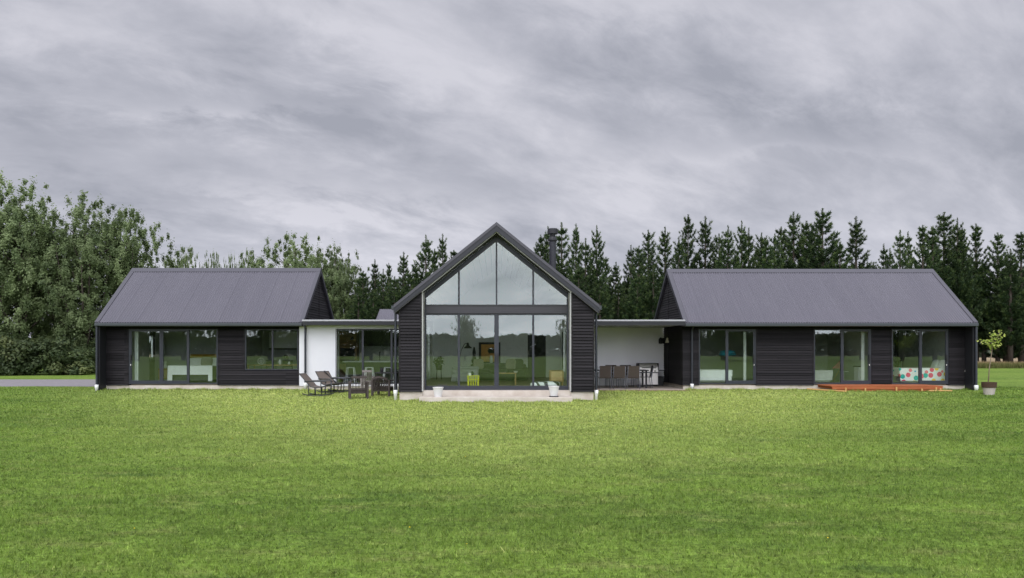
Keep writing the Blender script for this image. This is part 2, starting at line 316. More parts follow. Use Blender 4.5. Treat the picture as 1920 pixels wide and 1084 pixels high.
def grass_group():
    g = bpy.data.node_groups.new('lawn_colour', 'ShaderNodeTree'); g.interface.new_socket('Color', in_out='OUTPUT', socket_type='NodeSocketColor')
    nd, lk = g.nodes, g.links; out = nd.new('NodeGroupOutput'); ge = N(nd, 'ShaderNodeNewGeometry')
    def noise(sc, detail, off, rough=.55):
        mp = N(nd, 'ShaderNodeMapping'); mp.inputs['Scale'].default_value = sc; mp.inputs['Location'].default_value = (off, off*.7, 0); lk.new(ge.outputs['Position'], mp.inputs[0])
        sp = N(nd, 'ShaderNodeVectorMath', operation='MULTIPLY'); lk.new(mp.outputs[0], sp.inputs[0]); sp.inputs[1].default_value = (1,1,0)
        n = N(nd, 'ShaderNodeTexNoise'); n.inputs['Scale'].default_value = 1; n.inputs['Detail'].default_value = detail; n.inputs['Roughness'].default_value = rough; lk.new(sp.outputs[0], n.inputs['Vector']); return n.outputs[0]
    def mrr(v, a, b):
        n = N(nd, 'ShaderNodeMapRange', interpolation_type='SMOOTHSTEP'); lk.new(v, n.inputs[0]); n.inputs[1].default_value = a; n.inputs[2].default_value = b; return n.outputs[0]
    def mix(f, a, b):
        n = N(nd, 'ShaderNodeMix', data_type='RGBA'); lk.new(f, n.inputs[0])
        for i, v in ((6, a), (7, b)):
            if isinstance(v, tuple): n.inputs[i].default_value = (*v, 1)
            else: lk.new(v, n.inputs[i])
        return n.outputs[2]
    c = mix(mrr(noise((.12,.42,1), 4, 3.1), .36, .64), (.130,.212,.034), (.185,.280,.047))
    c = mix(mrr(noise((1.1,2.5,1), 6, 8.3, .7), .50, .68), c, (.235,.290,.075))          # lighter mown streaks
    c = mix(mrr(noise((.30,1.0,1), 5, 21.7, .6), .58, .72), c, (.090,.160,.034))          # lusher darker patches
    c = mix(mrr(noise((1.3,2.4,1), 6, 41.7, .75), .60, .78), c, (.30,.32,.12))             # dry straw flecks
    # drier, paler sward by the house, sunlit blades and side vignette painted in
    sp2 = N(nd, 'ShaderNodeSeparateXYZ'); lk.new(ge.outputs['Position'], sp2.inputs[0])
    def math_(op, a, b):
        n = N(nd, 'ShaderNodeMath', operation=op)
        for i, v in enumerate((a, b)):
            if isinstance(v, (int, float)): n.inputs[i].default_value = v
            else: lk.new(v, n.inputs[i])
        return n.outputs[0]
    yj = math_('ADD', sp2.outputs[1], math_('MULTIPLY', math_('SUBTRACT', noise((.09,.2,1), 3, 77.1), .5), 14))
    drylit = math_('MULTIPLY', math_('MULTIPLY', mrr(yj, 5, 20), math_('SUBTRACT', 1.0, mrr(sp2.outputs[1], 30, 36))), math_('SUBTRACT', 1.0, mrr(math_('SUBTRACT', math_('ABSOLUTE', sp2.outputs[0], 0.0), math_('MULTIPLY', sp2.outputs[1], .60)), -8, 2)))
    c = mix(math_('MULTIPLY', drylit, .8), c, mix(noise((.6,2.2,1), 5, 93.0, .65), (.335,.415,.090), (.44,.48,.165)))
    mo = noise((13,16,1), 6, 5.5, .75)
    mv = N(nd, 'ShaderNodeMapRange'); lk.new(mo, mv.inputs[0]); mv.inputs[1].default_value = .32; mv.inputs[2].default_value = .68; mv.inputs[3].default_value = .36; mv.inputs[4].default_value = 1.50
    mo2 = noise((2.2,3.4,1), 5, 15.5, .7)
    mv2 = N(nd, 'ShaderNodeMapRange'); lk.new(mo2, mv2.inputs[0]); mv2.inputs[1].default_value = .34; mv2.inputs[2].default_value = .66; mv2.inputs[3].default_value = .74; mv2.inputs[4].default_value = 1.2
    hs = N(nd, 'ShaderNodeHueSaturation'); lk.new(c, hs.inputs['Color']); lk.new(math_('MULTIPLY', mv.outputs[0], mv2.outputs[0]), hs.inputs['Value'])
    lk.new(hs.outputs[0], out.inputs[0]); return g
GG = grass_group()
def lawn_mat():
    m = bpy.data.materials.new('lawn_turf'); m.use_nodes = True; nd, lk = m.node_tree.nodes, m.node_tree.links; b = nd['Principled BSDF']
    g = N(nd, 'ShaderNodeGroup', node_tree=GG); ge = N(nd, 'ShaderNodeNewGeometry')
    n = N(nd, 'ShaderNodeTexNoise'); n.inputs['Scale'].default_value = 9; n.inputs['Detail'].default_value = 8; n.inputs['Roughness'].default_value = .8; lk.new(ge.outputs['Position'], n.inputs['Vector'])
    r = N(nd, 'ShaderNodeMapRange'); lk.new(n.outputs[0], r.inputs[0]); r.inputs[1].default_value = .3; r.inputs[2].default_value = .7; r.inputs[3].default_value = .62; r.inputs[4].default_value = 1.12
    hs = N(nd, 'ShaderNodeHueSaturation'); lk.new(g.outputs[0], hs.inputs['Color']); lk.new(r.outputs[0], hs.inputs['Value']); lk.new(hs.outputs[0], b.inputs['Base Color'])
    bp = N(nd, 'ShaderNodeBump'); bp.inputs['Strength'].default_value = .8; bp.inputs['Distance'].default_value = .05; lk.new(n.outputs[0], bp.inputs['Height']); lk.new(bp.outputs[0], b.inputs['Normal'])
    b.inputs['Roughness'].default_value = .9; b.inputs['Specular IOR Level'].default_value = .1; return m
def blade_mat():
    m = bpy.data.materials.new('grass_blade'); m.use_nodes = True; nd, lk = m.node_tree.nodes, m.node_tree.links; nd.clear()
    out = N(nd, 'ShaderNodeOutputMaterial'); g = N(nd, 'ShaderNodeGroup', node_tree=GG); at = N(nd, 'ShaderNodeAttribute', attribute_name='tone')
    r = N(nd, 'ShaderNodeValToRGB'); lk.new(at.outputs['Fac'], r.inputs[0]); e = r.color_ramp.elements
    e[0].color = (.34,.44,.34,1); e[1].color = (2.3,1.75,2.7,1); e[0].position = 0; e[1].position = 1
    for p, c in ((.35, (.92,.98,.85,1)), (.75, (1.2,1.15,1.1,1)), (.93, (1.4,1.25,1.5,1))): q = e.new(p); q.color = c
    mu = N(nd, 'ShaderNodeMix', data_type='RGBA', blend_type='MULTIPLY'); mu.inputs[0].default_value = 1; lk.new(g.outputs[0], mu.inputs[6]); lk.new(r.outputs[0], mu.inputs[7])
    p = N(nd, 'ShaderNodeBsdfPrincipled'); p.inputs['Roughness'].default_value = .5; p.inputs['Specular IOR Level'].default_value = .25
    t = N(nd, 'ShaderNodeBsdfTranslucent'); x = N(nd, 'ShaderNodeMixShader'); x.inputs[0].default_value = .3
    lk.new(mu.outputs[2], p.inputs['Base Color']); lk.new(mu.outputs[2], t.inputs['Color']); lk.new(p.outputs[0], x.inputs[1]); lk.new(t.outputs[0], x.inputs[2]); lk.new(x.outputs[0], out.inputs[0]); return m
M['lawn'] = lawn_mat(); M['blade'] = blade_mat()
M['field'] = mat('dry_paddock', (.30,.215,.150), .95, .1, noise=(.08, .5, (.22,.19,.10)), bump=(3, .5))
M['backfield'] = mat('rough_paddock', (.15,.16,.10), .95, .1, noise=(.06, .5, (.20,.18,.12)), bump=(3, .5))

# ------------------------------------------------------------------ ground
def ground():
    ys = [-118, -60, 0, 15, 22]+[25+.5*i for i in range(9)]+[33, 45, 66]
    xs = [-320, -60, -30, -15, 0, 15, 30, 60, 320]
    v = [(x, y, gz(y)) for y in ys for x in xs]; n = len(xs)
    f = [(j*n+i, j*n+i+1, (j+1)*n+i+1, (j+1)*n+i) for j in range(len(ys)-1) for i in range(n-1)]
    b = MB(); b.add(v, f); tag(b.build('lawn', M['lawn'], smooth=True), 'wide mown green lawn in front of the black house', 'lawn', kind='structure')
    b = MB(); b.add([(-1500,66,.08),(1500,66,.08),(1500,2500,.08),(-1500,2500,.08)], [(0,1,2,3)])
    tag(b.build('field', M['field']), 'dry pinkish field beyond the mown lawn behind the pines', 'field', kind='structure')
    b = MB(); b.add([(-1500,-2000,0),(1500,-2000,0),(1500,-118,0),(-1500,-118,0)], [(0,1,2,3)])
    tag(b.build('paddock_ground', M['backfield']), 'rough paddock reflected in the glazing beyond the lawn', 'field', kind='structure')
    for nm, x0, x1 in (('ground', 320, 1500), ('ground', -1500, -320)):
        b = MB(); b.add([(x0,-118,0),(x1,-118,0),(x1,66,.08),(x0,66,.08)], [(0,1,2,3)])
        tag(b.build(nm, M['lawn']), 'outer grassland at the side of the lawn', 'ground', kind='structure')
    b = MB(); rnd = random.Random(3); top = []; bot = []
    for i in range(60):
        x = -80+64.2*i/59; bot.append((x, 32.9+rnd.uniform(-.18,.18), .086)); top.append((x, 40.6+rnd.uniform(-.2,.2)+max(0,(x+19))*.35, .086))
    b.add(bot+top, [(i, i+1, 61+i, 60+i) for i in range(59)])
    tag(b.build('gravel_drive', M['gravel']), 'grey gravel drive passing the end of the house', 'drive', kind='structure')
    b = MB(); n = 50
    a = [(3.2+4.6*i/n, 29.3+rnd.uniform(-.2,.2), .084) for i in range(n+1)]; c = [(3.2+4.6*i/n, 30.1, .084) for i in range(n+1)]
    b.add(a+c, [(i, i+1, n+2+i, n+1+i) for i in range(n)])
    tag(b.build('dirt_strip', M['soil']), 'bare brown soil along the edge of the patio', 'soil', kind='structure')
ground()

# ------------------------------------------------------------------ building helpers
PITCH = .803
def wedge_boards(b, pt, rng_fn, z0, z1, step=.1, t0=.042, t1=.003):
    """bevel-back weatherboards; pt(u, out, z) maps to world, rng_fn(z) gives the span"""
    z = z0; i = 0
    while z < z1-.01:
        zt = min(z+step, z1); a0, a1 = rng_fn(z); c0, c1 = rng_fn(zt)
        if a1-a0 > .02:
            if c1 < c0: c0 = c1 = (c0+c1)/2
            j = .0015*((i*7) % 5-2)
            b.hexa([pt(a0,t0+j,z), pt(a1,t0+j,z), pt(a1,0,z), pt(a0,0,z), pt(c0,t1+j,zt), pt(c1,t1+j,zt), pt(c1,0,zt), pt(c0,0,zt)])
        z = zt; i += 1
def corrugated(b, E, U, L, V, Nn, pitch=.1, amp=.015, seg=6, lap=8):
    """corrugated long-run sheet: E eave corner, U unit along the ridge, V eave-to-ridge vector, Nn normal"""
    E, U, V, Nn = Vector(E), Vector(U), Vector(V), Vector(Nn); n = int(L/pitch*seg); vs = []
    for i in range(n+1):
        u = L*i/n; ph = u/pitch; h = amp*math.cos(2*math.pi*ph)
        k = int(ph+.5)
        if k % lap == 0: h += .006
        for t in (-.006, 1): vs.append(E+U*u+V*t+Nn*h)
    b.add(vs, [(2*i, 2*i+2, 2*i+3, 2*i+1) for i in range(n)])
def slider(parent, x0, x1, z0, z1, y, mulls, sash=(), handle=None, name='sliding_door', fw=.05, mw=.06):
    """aluminium joinery in a wall facing the camera; mulls: mullion x; sash: indices of panels with their own sash"""
    f = MB(); D = .11
    f.box(x0, x0+fw, y, y+D, z0, z1); f.box(x1-fw, x1, y, y+D, z0, z1)
    f.box(x0+fw, x1-fw, y, y+D, z1-fw, z1); f.box(x0+fw, x1-fw, y, y+D, z0, z0+fw)
    for m in mulls: f.box(m-mw/2, m+mw/2, y+.004, y+D-.004, z0+fw, z1-fw)
    fr = f.build(name, M['frame'], parent, True)
    xs = [x0+fw]+[q for m in mulls for q in (m-mw/2, m+mw/2)]+[x1-fw]
    for i in range(len(xs)//2):
        a, b = xs[2*i], xs[2*i+1]; za, zb = z0+fw, z1-fw
        if i in sash:
            s = MB(); w = .048
            s.box(a, a+w, y+.012, y+.07, za, zb); s.box(b-w, b, y+.012, y+.07, za, zb); s.box(a+w, b-w, y+.012, y+.07, zb-w, zb); s.box(a+w, b-w, y+.012, y+.07, za, za+.09)
            so = s.build('sash', M['frame'], fr, False)
            so.location = (0,0,0)
            for v in so.data.vertices: v.co -= Vector(parent.location)
            a, b, za, zb = a+w, b-w, za+.09, zb-w
        g = MB(); g.box(a, b, y+.045, y+.055, za, zb); go = g.build('pane', M['glass'], fr, True)
    if handle is not None:
        h = MB(); h.box(handle-.02, handle+.02, y-.045, y+.012, 1.20, 1.48); h.cur = 1; h.box(handle-.012, handle+.012, y-.02, y-.001, 1.05, 1.10)
        h.build('handle', [M['black'], M['steel']], fr, True)
    return fr
def downpipe(parent, x, y, ztop, zbot, zst, r=.04, swan=None, two=False):
    b = MB(); pts = [(x,y,ztop)]
    if swan: pts = [(x+swan[0], y+swan[1], ztop+.12), (x+swan[0], y+swan[1], ztop+.05), (x, y, ztop-.12)]
    b.tube(pts+[(x, y, zbot)], r, 10)
    for z in (zbot+.5, ztop-.6): b.tube([(x,y,z-.02),(x,y,z+.02)], r+.006, 10)
    o = b.build('downpipe', M['frame'], parent, True)
    s = MB(); s.lathe([(r+.012, 0), (r+.014, zbot-zst-.1), (r+.03, zbot-zst-.08), (r+.032, zbot-zst+.05), (r+.012, zbot-zst+.055)], (x, y, zst), 14)
    if two:
        for dx in (-.06, .075): s.box(x+dx-.008, x+dx+.008, y-.01, y+.01, zbot+.06, zbot+.26)
    s.build('drain_stub', M['pvc'], o, True, smooth=True)

# ------------------------------------------------------------------ gabled pavilion in the middle
D0 = 24.9
def gable_house():
    h = thing('gable_house', 'tall black gabled pavilion with a fully glazed front and black flue', 'house', (0, D0, 0))
    hw, apex, ex, back = 3.215, 5.84, 3.34, 36.4
    roofz = lambda x: apex-.30-PITCH*abs(x)           # underside of the roof build-up
    # piers and side walls
    b = MB()
    for s in (-1, 1):
        xi, xo = s*2.45, s*hw
        p = [(xi,D0,.30),(xo,D0,.30),(xo,D0,roofz(xo)),(xi,D0,roofz(xi))]
        if s > 0: p = p[::-1]
        b.prism(p, (0,.45,0))
        lo, hi = min(xi,xo), max(xi,xo)
        def span(z, lo=lo, hi=hi, s=s):
            xm = (apex-.33-z)/PITCH
            return (lo+.055, min(hi-.055, xm)) if s > 0 else (max(lo+.055, -xm), hi-.055)
        wedge_boards(b, lambda u,o,z: (u, D0-o, z), span, .30, roofz(2.45)-.03)
        for xa, xb in ((lo, lo+.055), (hi-.055, hi)):
            b.hexa([(xa,D0-.034,.29),(xb,D0-.034,.29),(xb,D0,.29),(xa,D0,.29),(xa,D0-.034,roofz(xa)-.01),(xb,D0-.034,roofz(xb)-.01),(xb,D0,roofz(xb)-.01),(xa,D0,roofz(xa)-.01)])
        # side walls: the right one has a window behind the patio wall
        ys = [(D0+.45, back)] if s < 0 else [(D0+.45, 29.9), (32.7, 33.85), (35.35, back)]
        for ya, yb in ys:
            b.box(s*(hw-.16), s*hw, ya, yb, .30, roofz(hw)-.005)
            wedge_boards(b, lambda u,o,z,s=s: (s*(hw+o), u, z), lambda z,ya=ya,yb=yb: (ya,yb), .30, roofz(hw)-.03)
        if s > 0:
            b.box(hw-.16, hw, 29.9, 32.7, 2.5, roofz(hw)-.005); b.box(hw-.16, hw, 33.85, 35.35, .30, .78); b.box(hw-.16, hw, 33.85, 35.35, 2.5, roofz(hw)-.005)
    b.prism([(-hw+.17,back-.2,.3),(hw-.17,back-.2,.3),(hw-.17,back-.2,roofz(hw)),(0,back-.2,roofz(0)),(-hw+.17,back-.2,roofz(hw))], (0,.19,0))
    b.build('wall', M['clad'], h, True)
    f = MB(); f.box(hw-.12, hw-.06, 33.85, 33.9, .78, 2.5); f.box(hw-.12, hw-.06, 35.3, 35.35, .78, 2.5); f.box(hw-.12, hw-.06, 33.9, 35.3, .78, .83); f.box(hw-.12, hw-.06, 33.9, 35.3, 2.45, 2.5)
    w = f.build('side_window', M['frame'], h, True); MB().box(hw-.095, hw-.085, 33.9, 35.3, .83, 2.45).build('pane', M['glass'], w, True)
    f = MB(); f.box(hw-.12, hw-.06, 29.9, 29.96, .36, 2.5); f.box(hw-.12, hw-.06, 32.64, 32.7, .36, 2.5); f.box(hw-.12, hw-.06, 31.27, 31.33, .36, 2.5); f.box(hw-.12, hw-.06, 29.96, 31.27, 2.44, 2.5); f.box(hw-.12, hw-.06, 31.33, 32.64, 2.44, 2.5)
    w = f.build('added_patio_door', M['frame'], h, True)  # unseen glazed opening added to bring more daylight into the living room
    for ya, yb in ((29.96, 31.27), (31.33, 32.64)): MB().box(hw-.095, hw-.085, ya, yb, .36, 2.44).build('pane', M['glass'], w, True)  # panes of the added patio door
    # roof
    b = MB()
    sl = math.hypot(1, PITCH); y0 = D0-.16
    for s in (-1, 1):
        p = [(0,y0+.03,apex-.02),(s*ex,y0+.03,apex-.02-PITCH*ex),(s*ex,y0+.03,apex-.28-PITCH*ex),(0,y0+.03,apex-.28)]
        if s < 0: p = p[::-1]
        b.prism(p, (0, back+.2-y0, 0))
        corrugated(b, (s*ex,y0,apex-PITCH*ex-.008), (0,1,0), back+.2-y0, (-s*ex,0,PITCH*ex), (s*PITCH/sl,0,1/sl))
    ro = b.build('roof', M['roof'], h, True)
    c = MB()
    for s in (-1, 1):
        c.hexa([(0,y0,apex+.005),(s*.2,y0,apex+.005-.2*PITCH),(s*.2,back+.2,apex+.005-.2*PITCH),(0,back+.2,apex+.005),(0,y0,apex+.02),(s*.2,y0,apex+.02-.2*PITCH),(s*.2,back+.2,apex+.02-.2*PITCH),(0,back+.2,apex+.02)])
    c.build('ridge_cap', M['flash'], ro, True)
    # barge: cap flashing over a deeper board
    b = MB()
    for s in (-1, 1):
        for (ta, tb, yy, k) in ((0.012, -.095, y0-.030, 0), (-.095, -.285, y0-.012, 1)):
            b.cur = k; x1 = s*(ex+.02)
            p = [(0,yy,apex+ta),(0,yy,apex+tb),(x1,yy,apex+tb-PITCH*abs(x1)+(.05 if k else 0)),(x1,yy,apex+ta-PITCH*abs(x1))]
            if s > 0: p = p[::-1]
            b.prism(p[::-1], (0,.04 if k else .06,0))
    b.build('bargeboard', [M['flash'], M['barge']], h, True)
    # gutters down both sides
    for s in (-1, 1):
        g = MB(); zt = apex-PITCH*ex-.03
        g.box(s*(ex-.02), s*(ex+.10), y0+.02, back, zt-.13, zt); g.build('gutter', M['gutter'], h, True)
    # light reveal lining
    b = MB(); t = .045; zi = apex-.285
    for s in (-1, 1):
        xa = s*2.42; xb = s*2.45
        b.box(xa, xb, D0-.03, D0+.44, .32, zi-PITCH*2.45)
        q = [(0,D0-.10,zi-.002),(0,D0-.10,zi-.03),(s*2.45,D0-.10,zi-.03-PITCH*2.45),(s*2.45,D0-.10,zi-.002-PITCH*2.45)]
        b.cur = 0; b.prism(q if s < 0 else q[::-1], (0,.05,0)); b.cur = 1
        q = [(x, D0-.049, z) for x, y_, z in q]; b.prism(q if s < 0 else q[::-1], (0,.49,0)); b.cur = 0
    b.build('reveal_lining', [M['reveal'], M['soffit']], h, True)
    # glazed wall
    y = D0+.45; x1 = 2.405; zt = zi-.03; b = MB(); D = .1
    for s in (-1, 1):
        b.box(s*x1, s*(x1-.05), y, y+D, .34, zt-PITCH*x1-.2)
        q = [(0,y-.004,zt-.02),(0,y-.004,zt-.20),(s*x1,y-.004,zt-.20-PITCH*x1),(s*x1,y-.004,zt-.02-PITCH*x1)]
        b.prism(q if s < 0 else q[::-1], (0,D+.008,0))
    gz_ = lambda x: zt-.20-PITCH*abs(x)
    mx = [PX(860.3, y), 0, PX(999.8, y)]
    b.box(-x1+.05, x1-.05, y, y+D, .34, .475)
    b.box(-x1+.05, x1-.05, y, y+D, 2.845, 2.90)
    for m, w in ((mx[0], .068), (mx[1], .15), (mx[2], .068)): b.box(m-w/2, m+w/2, y+.003, y+D-.003, .475, 2.845)
    for m, w in ((mx[0], .06), (mx[1], .055), (mx[2], .06)): b.box(m-w/2, m+w/2, y+.003, y+D-.003, 3.195, gz_(abs(m)+w/2)+.05)
    fr = b.build('glazed_wall', M['frame'], h, True)
    xs = [-x1+.05, mx[0]-.034, mx[0]+.034, -.075, .075, mx[2]-.034, mx[2]+.034, x1-.05]
    for i in range(4):
        MB().box(xs[2*i], xs[2*i+1], y+.045, y+.055, .475, 2.845).build('door_pane', M['glass'], fr, True)
    xs = [-x1+.05, mx[0]-.03, mx[0]+.03, -.0275, .0275, mx[2]-.03, mx[2]+.03, x1-.05]
    for i in range(4):
        a, c = xs[2*i], xs[2*i+1]
        MB().prism([(a,y+.045,3.195),(c,y+.045,3.195),(c,y+.045,gz_(c)),(a,y+.045,gz_(a))], (0,.01,0)).build('gable_pane', M['glass'], fr, True)
    bm = MB(); bm.box(-x1+.05, x1-.05, y-.02, y+D+.02, 2.90, 3.195); bm.box(-x1+.05, x1-.05, y-.045, y-.02, 2.90, 2.935); bm.box(-x1+.05, x1-.05, y-.045, y-.02, 3.16, 3.195); bm.build('transom_beam', M['beam'], h, True)
    hd = MB()
    for s in (-1, 1): hd.box(s*.05-.014, s*.05+.014, y-.05, y-.002, 1.25, 1.55); hd.box(s*.05-.012, s*.05+.012, y-.02, y-.002, 1.10, 1.15)
    hd.build('door_handle', M['black'], fr, True)
    # plinth and step
    p = MB(); p.box(-3.19, -2.45, D0+.02, D0+.5, -.1, .295); p.box(2.45, 3.19, D0+.02, D0+.5, -.1, .295); p.box(-2.448, 2.448, D0+.06, D0+.6, -.1, .335)
    for s in (-1, 1): p.box(s*3.02, s*3.19, D0+.5, back, -.1, .295)
    p.build('plinth', M['concrete'], h, True)
    MB().box(-2.47, 2.43, D0-.74, D0+.015, -.05, .165).build('step', M['concrete'], h, True, bevel=.012)
    # interior shell
    MB().box(-3.05, 3.05, D0+.6, 36.15, .2, .36).build('floor', M['floor'], h, True)
    b = MB(); zi2 = lambda x: apex-.32-PITCH*abs(x)
    b.box(-3.054, -3.03, D0+.47, 36.1, .36, zi2(3.05)); b.box(3.03, 3.054, D0+.47, 29.9, .36, zi2(3.05)); b.box(3.03, 3.054, 32.7, 33.85, .36, zi2(3.05)); b.box(3.03, 3.054, 29.9, 32.7, 2.5, zi2(3.05)); b.box(3.03, 3.054, 35.35, 36.1, .36, zi2(3.05)); b.box(3.03, 3.054, 33.85, 35.35, .36, .78); b.box(3.03, 3.054, 33.85, 35.35, 2.5, zi2(3.05))
    b.prism([(-3.03,35.95,.36),(1.48,35.95,.36),(1.48,35.95,zi2(1.48)),(0,35.95,zi2(0)),(-3.03,35.95,zi2(3.03))], (0,.1,0))
    b.prism([(2.34,35.95,.36),(3.03,35.95,.36),(3.03,35.95,zi2(3.03)),(2.34,35.95,zi2(2.34))], (0,.1,0))
    b.prism([(1.48,35.95,2.38),(2.34,35.95,2.38),(2.34,35.95,zi2(2.34)),(1.48,35.95,zi2(1.48))], (0,.1,0))
    b.build('interior_wall', M['paint'], h, True)
    MB().box(1.48, 2.34, 36.0, 36.06, .36, 2.38).build('dark_doorway', M['black'], h, True)
    b = MB()
    for s in (-1, 1):
        n = 14
        for i in range(n):          # raked ceiling lined with boards running down the slope
            xa, xb = s*3.05*i/n, s*(3.05*(i+1)/n-.012)
            q = [(xa,D0+.58,apex-.292-PITCH*abs(xa)),(xb,D0+.58,apex-.292-PITCH*abs(xb)),(xb,D0+.58,apex-.315-PITCH*abs(xb)),(xa,D0+.58,apex-.315-PITCH*abs(xa))]
            b.prism(q if s < 0 else q[::-1], (0,36.1-D0-.58,0))
    b.build('raked_ceiling', M['ceil'], h, True)
    b = MB(); b.box(-3.03, -2.97, 32.1, 32.2, .36, 2.5); b.box(-3.03, -2.97, 33.9, 34.0, .36, 2.5); b.box(-3.03, -2.97, 32.2, 33.9, 2.4, 2.5); b.build('door_trim', M['white'], h, True)
    # flue
    b = MB(); fx, fy = PX(1036.3, 28.2), 28.2
    b.tube([(fx,fy,3.9),(fx,fy,5.72)], .125, 18); fl = b.build('flue', M['barge'], h, True)
    b = MB(); b.lathe([(.125,5.70),(.165,5.74),(.165,5.80),(.10,5.92),(.10,5.98),(.185,5.985),(.19,6.0),(.19,6.16),(.17,6.19)], (fx,fy,0), 20); b.build('flue_cowl', M['trim'], fl, True)
    downpipe(h, PX(741.5,25.0), 25.02, 3.03, .30, .0, .04, (-.06,.12), True)
    downpipe(h, PX(1118,25.0), 25.02, 3.03, .30, .0, .04, (.06,.12), False)
    # outlets on the plinth
    return h
gable_house()

# ------------------------------------------------------------------ long side wings
DE, DW, DR = 29.7, 30.3, 32.7
def wing(name, label, x0, x1, openings, fins, end_window=None, ze=2.79, zr=5.17):
    w = thing(name, label, 'house wing', ((x0+x1)/2, DW, 0))
    P = (zr-ze)/(DR-DE); yb = 2*DR-DE; bw = yb-.5; zs = 2.60; zp = .26
    ca, cb = x0+.10, x1-.10                       # outer faces of the gable ends
    b = MB()
    # front wall with real openings
    xs = ca
    def solid(a, c, z0, z1):
        b.box(a, c, DW, DW+.16, z0, z1)
        wedge_boards(b, lambda u,o,z: (u, DW-o, z), lambda z: (a, c), z0, z1)
    for (a, c, z0, z1, *_r) in openings:
        solid(xs, a, zp, zs); solid(a, c, z1, zs)
        if z0 > zp+.12: solid(a, c, zp, z0)
        for e in (a-.05, c): b.box(e, e+.05, DW-.036, DW, max(zp, z0-.05), z1+.04)
        xs = c
    solid(xs, cb, zp, zs)
    b.box(ca, cb, bw-.16, bw, zp, zs+.05)
    # gable ends
    def top(y): return ze-.06+P*(min(y-DE, yb-y))
    for s, xf in ((-1, ca), (1, cb)):
        xi = xf-s*.15; lo = zs+.0
        hole = end_window if (end_window and s < 0) else None
        segs = [(DW+.165, bw-.165)] if not hole else [(DW+.165, hole[0]), (hole[1], bw-.165)]
        for ya, yc in segs: b.box(xf, xi, ya, yc, zp, 2.598)
        if hole: b.box(xf, xi, hole[0], hole[1], zp, hole[2]); b.box(xf, xi, hole[0], hole[1], hole[3], 2.598)
        q = [(xf,DW+.003,2.60),(xf,bw-.003,2.60),(xf,bw-.003,top(bw)),(xf,DR,top(DR)),(xf,DW+.003,top(DW))]
        b.prism(q if s < 0 else q[::-1], (-s*.15,0,0))
        def span(z): 
            k = (z-(ze-.08))/P; return max(DW, DE+k)+.01, min(bw, yb-k)-.01
        if not hole: wedge_boards(b, lambda u,o,z: (xf+s*o, u, z), span, zp, top(DR)-.05)
        b.box(xf, xf+s*.04, DR-.045, DR+.045, zp, top(DR)-.06)
    b.build('wall', M['cladwing'], w, True)
    # end fins with their corner posts
    for xf in fins:
        a, c = xf
        f = MB(); f.box(a+.03, c-.03, DE+.06, DW-.03, .10, 2.598); f.box(a, a+.06, DE+.02, DE+.085, .09, 2.6); f.box(c-.06, c, DE+.02, DE+.085, .09, 2.6)
        f.build('end_fin', M['trim'], w, True)
    # roof
    U = (1,0,0); sl = math.hypot(1, P); b = MB()
    for s in (1, -1):
        ye = DE if s > 0 else yb
        q = [(x0+.02,ye,ze-.02),(x0+.02,DR,zr-.02),(x0+.02,DR,zr-.14),(x0+.02,ye,ze-.14)]
        b.prism(q if s > 0 else q[::-1], (x1-x0-.04,0,0))
        corrugated(b, (x0,ye-.03*s,ze-.03*P), U, x1-x0, (0,(DR-ye)+.03*s,zr-ze+.03*P), (0,-s*P/sl,1/sl))
    ro = b.build('roof', M['roof'], w, True)
    c = MB()
    for s in (1, -1):
        k = .20
        c.hexa([(x0,DR-s*k,zr-k*P+.012),(x1,DR-s*k,zr-k*P+.012),(x1,DR,zr+.012),(x0,DR,zr+.012),(x0,DR-s*k,zr-k*P+.03),(x1,DR-s*k,zr-k*P+.03),(x1,DR,zr+.04),(x0,DR,zr+.04)])
    c.build('ridge_cap', M['flash'], ro, True)
    for xe, s in ((x0, -1), (x1, 1)):
        c = MB()
        for sg in (1, -1):
            ye = (DE-.03) if sg > 0 else yb+.03
            zE = ze-.03*P
            a0, a1 = xe-s*.16, xe+s*.012
            # top flange then face of the verge flashing
            q0, q1 = (ye, zE+.012), (DR, zr+.012)
            c.cur = 0
            c.hexa([(a0,q0[0],q0[1]),(a1,q0[0],q0[1]),(a1,q1[0],q1[1]),(a0,q1[0],q1[1]),(a0,q0[0],q0[1]+.012),(a1,q0[0],q0[1]+.012),(a1,q1[0],q1[1]+.012),(a0,q1[0],q1[1]+.012)])
            c.cur = 1
            c.hexa([(xe,q0[0],q0[1]-.19),(a1,q0[0],q0[1]-.19),(a1,q1[0],q1[1]-.21),(xe,q1[0],q1[1]-.21),(xe,q0[0],q0[1]-.001),(a1,q0[0],q0[1]-.001),(a1,q1[0],q1[1]-.001),(xe,q1[0],q1[1]-.001)])
        c.build('verge_flashing', [M['flash'], M['barge']], w, True)
    g = MB(); g.prism([(x0+.03,DE-.02,ze-.075),(x0+.03,DE-.02,ze-.19),(x0+.03,DE-.10,ze-.19),(x0+.03,DE-.135,ze-.165),(x0+.03,DE-.135,ze-.075),(x0+.03,DE-.115,ze-.06)], (x1-x0-.06,0,0))
    g.build('gutter', M['gutter'], w, True)
    MB().box(x0+.02, x1-.02, DE-.02, DE+.02, ze-.2, ze-.035).build('fascia', M['trim'], w, True)
    MB().box(x0+.03, x1-.03, DE+.02, DW-.002, zs+.001, zs+.03).build('soffit', M['soffit'], w, True)
    p = MB(); p.box(ca+.02, cb-.02, DW+.012, bw-.02, -.1, zp-.002); 
    p.build('plinth', M['concrete'], w, True)
    # interior
    MB().box(ca+.15, cb-.15, DW+.165, bw-.17, .255, .30).build('floor', M['floor'], w, True)
    MB().box(ca+.152, cb-.152, DW+.165, bw-.17, 2.59, 2.64).build('ceiling', M['ceil'], w, True)
    return w, ca, cb, bw

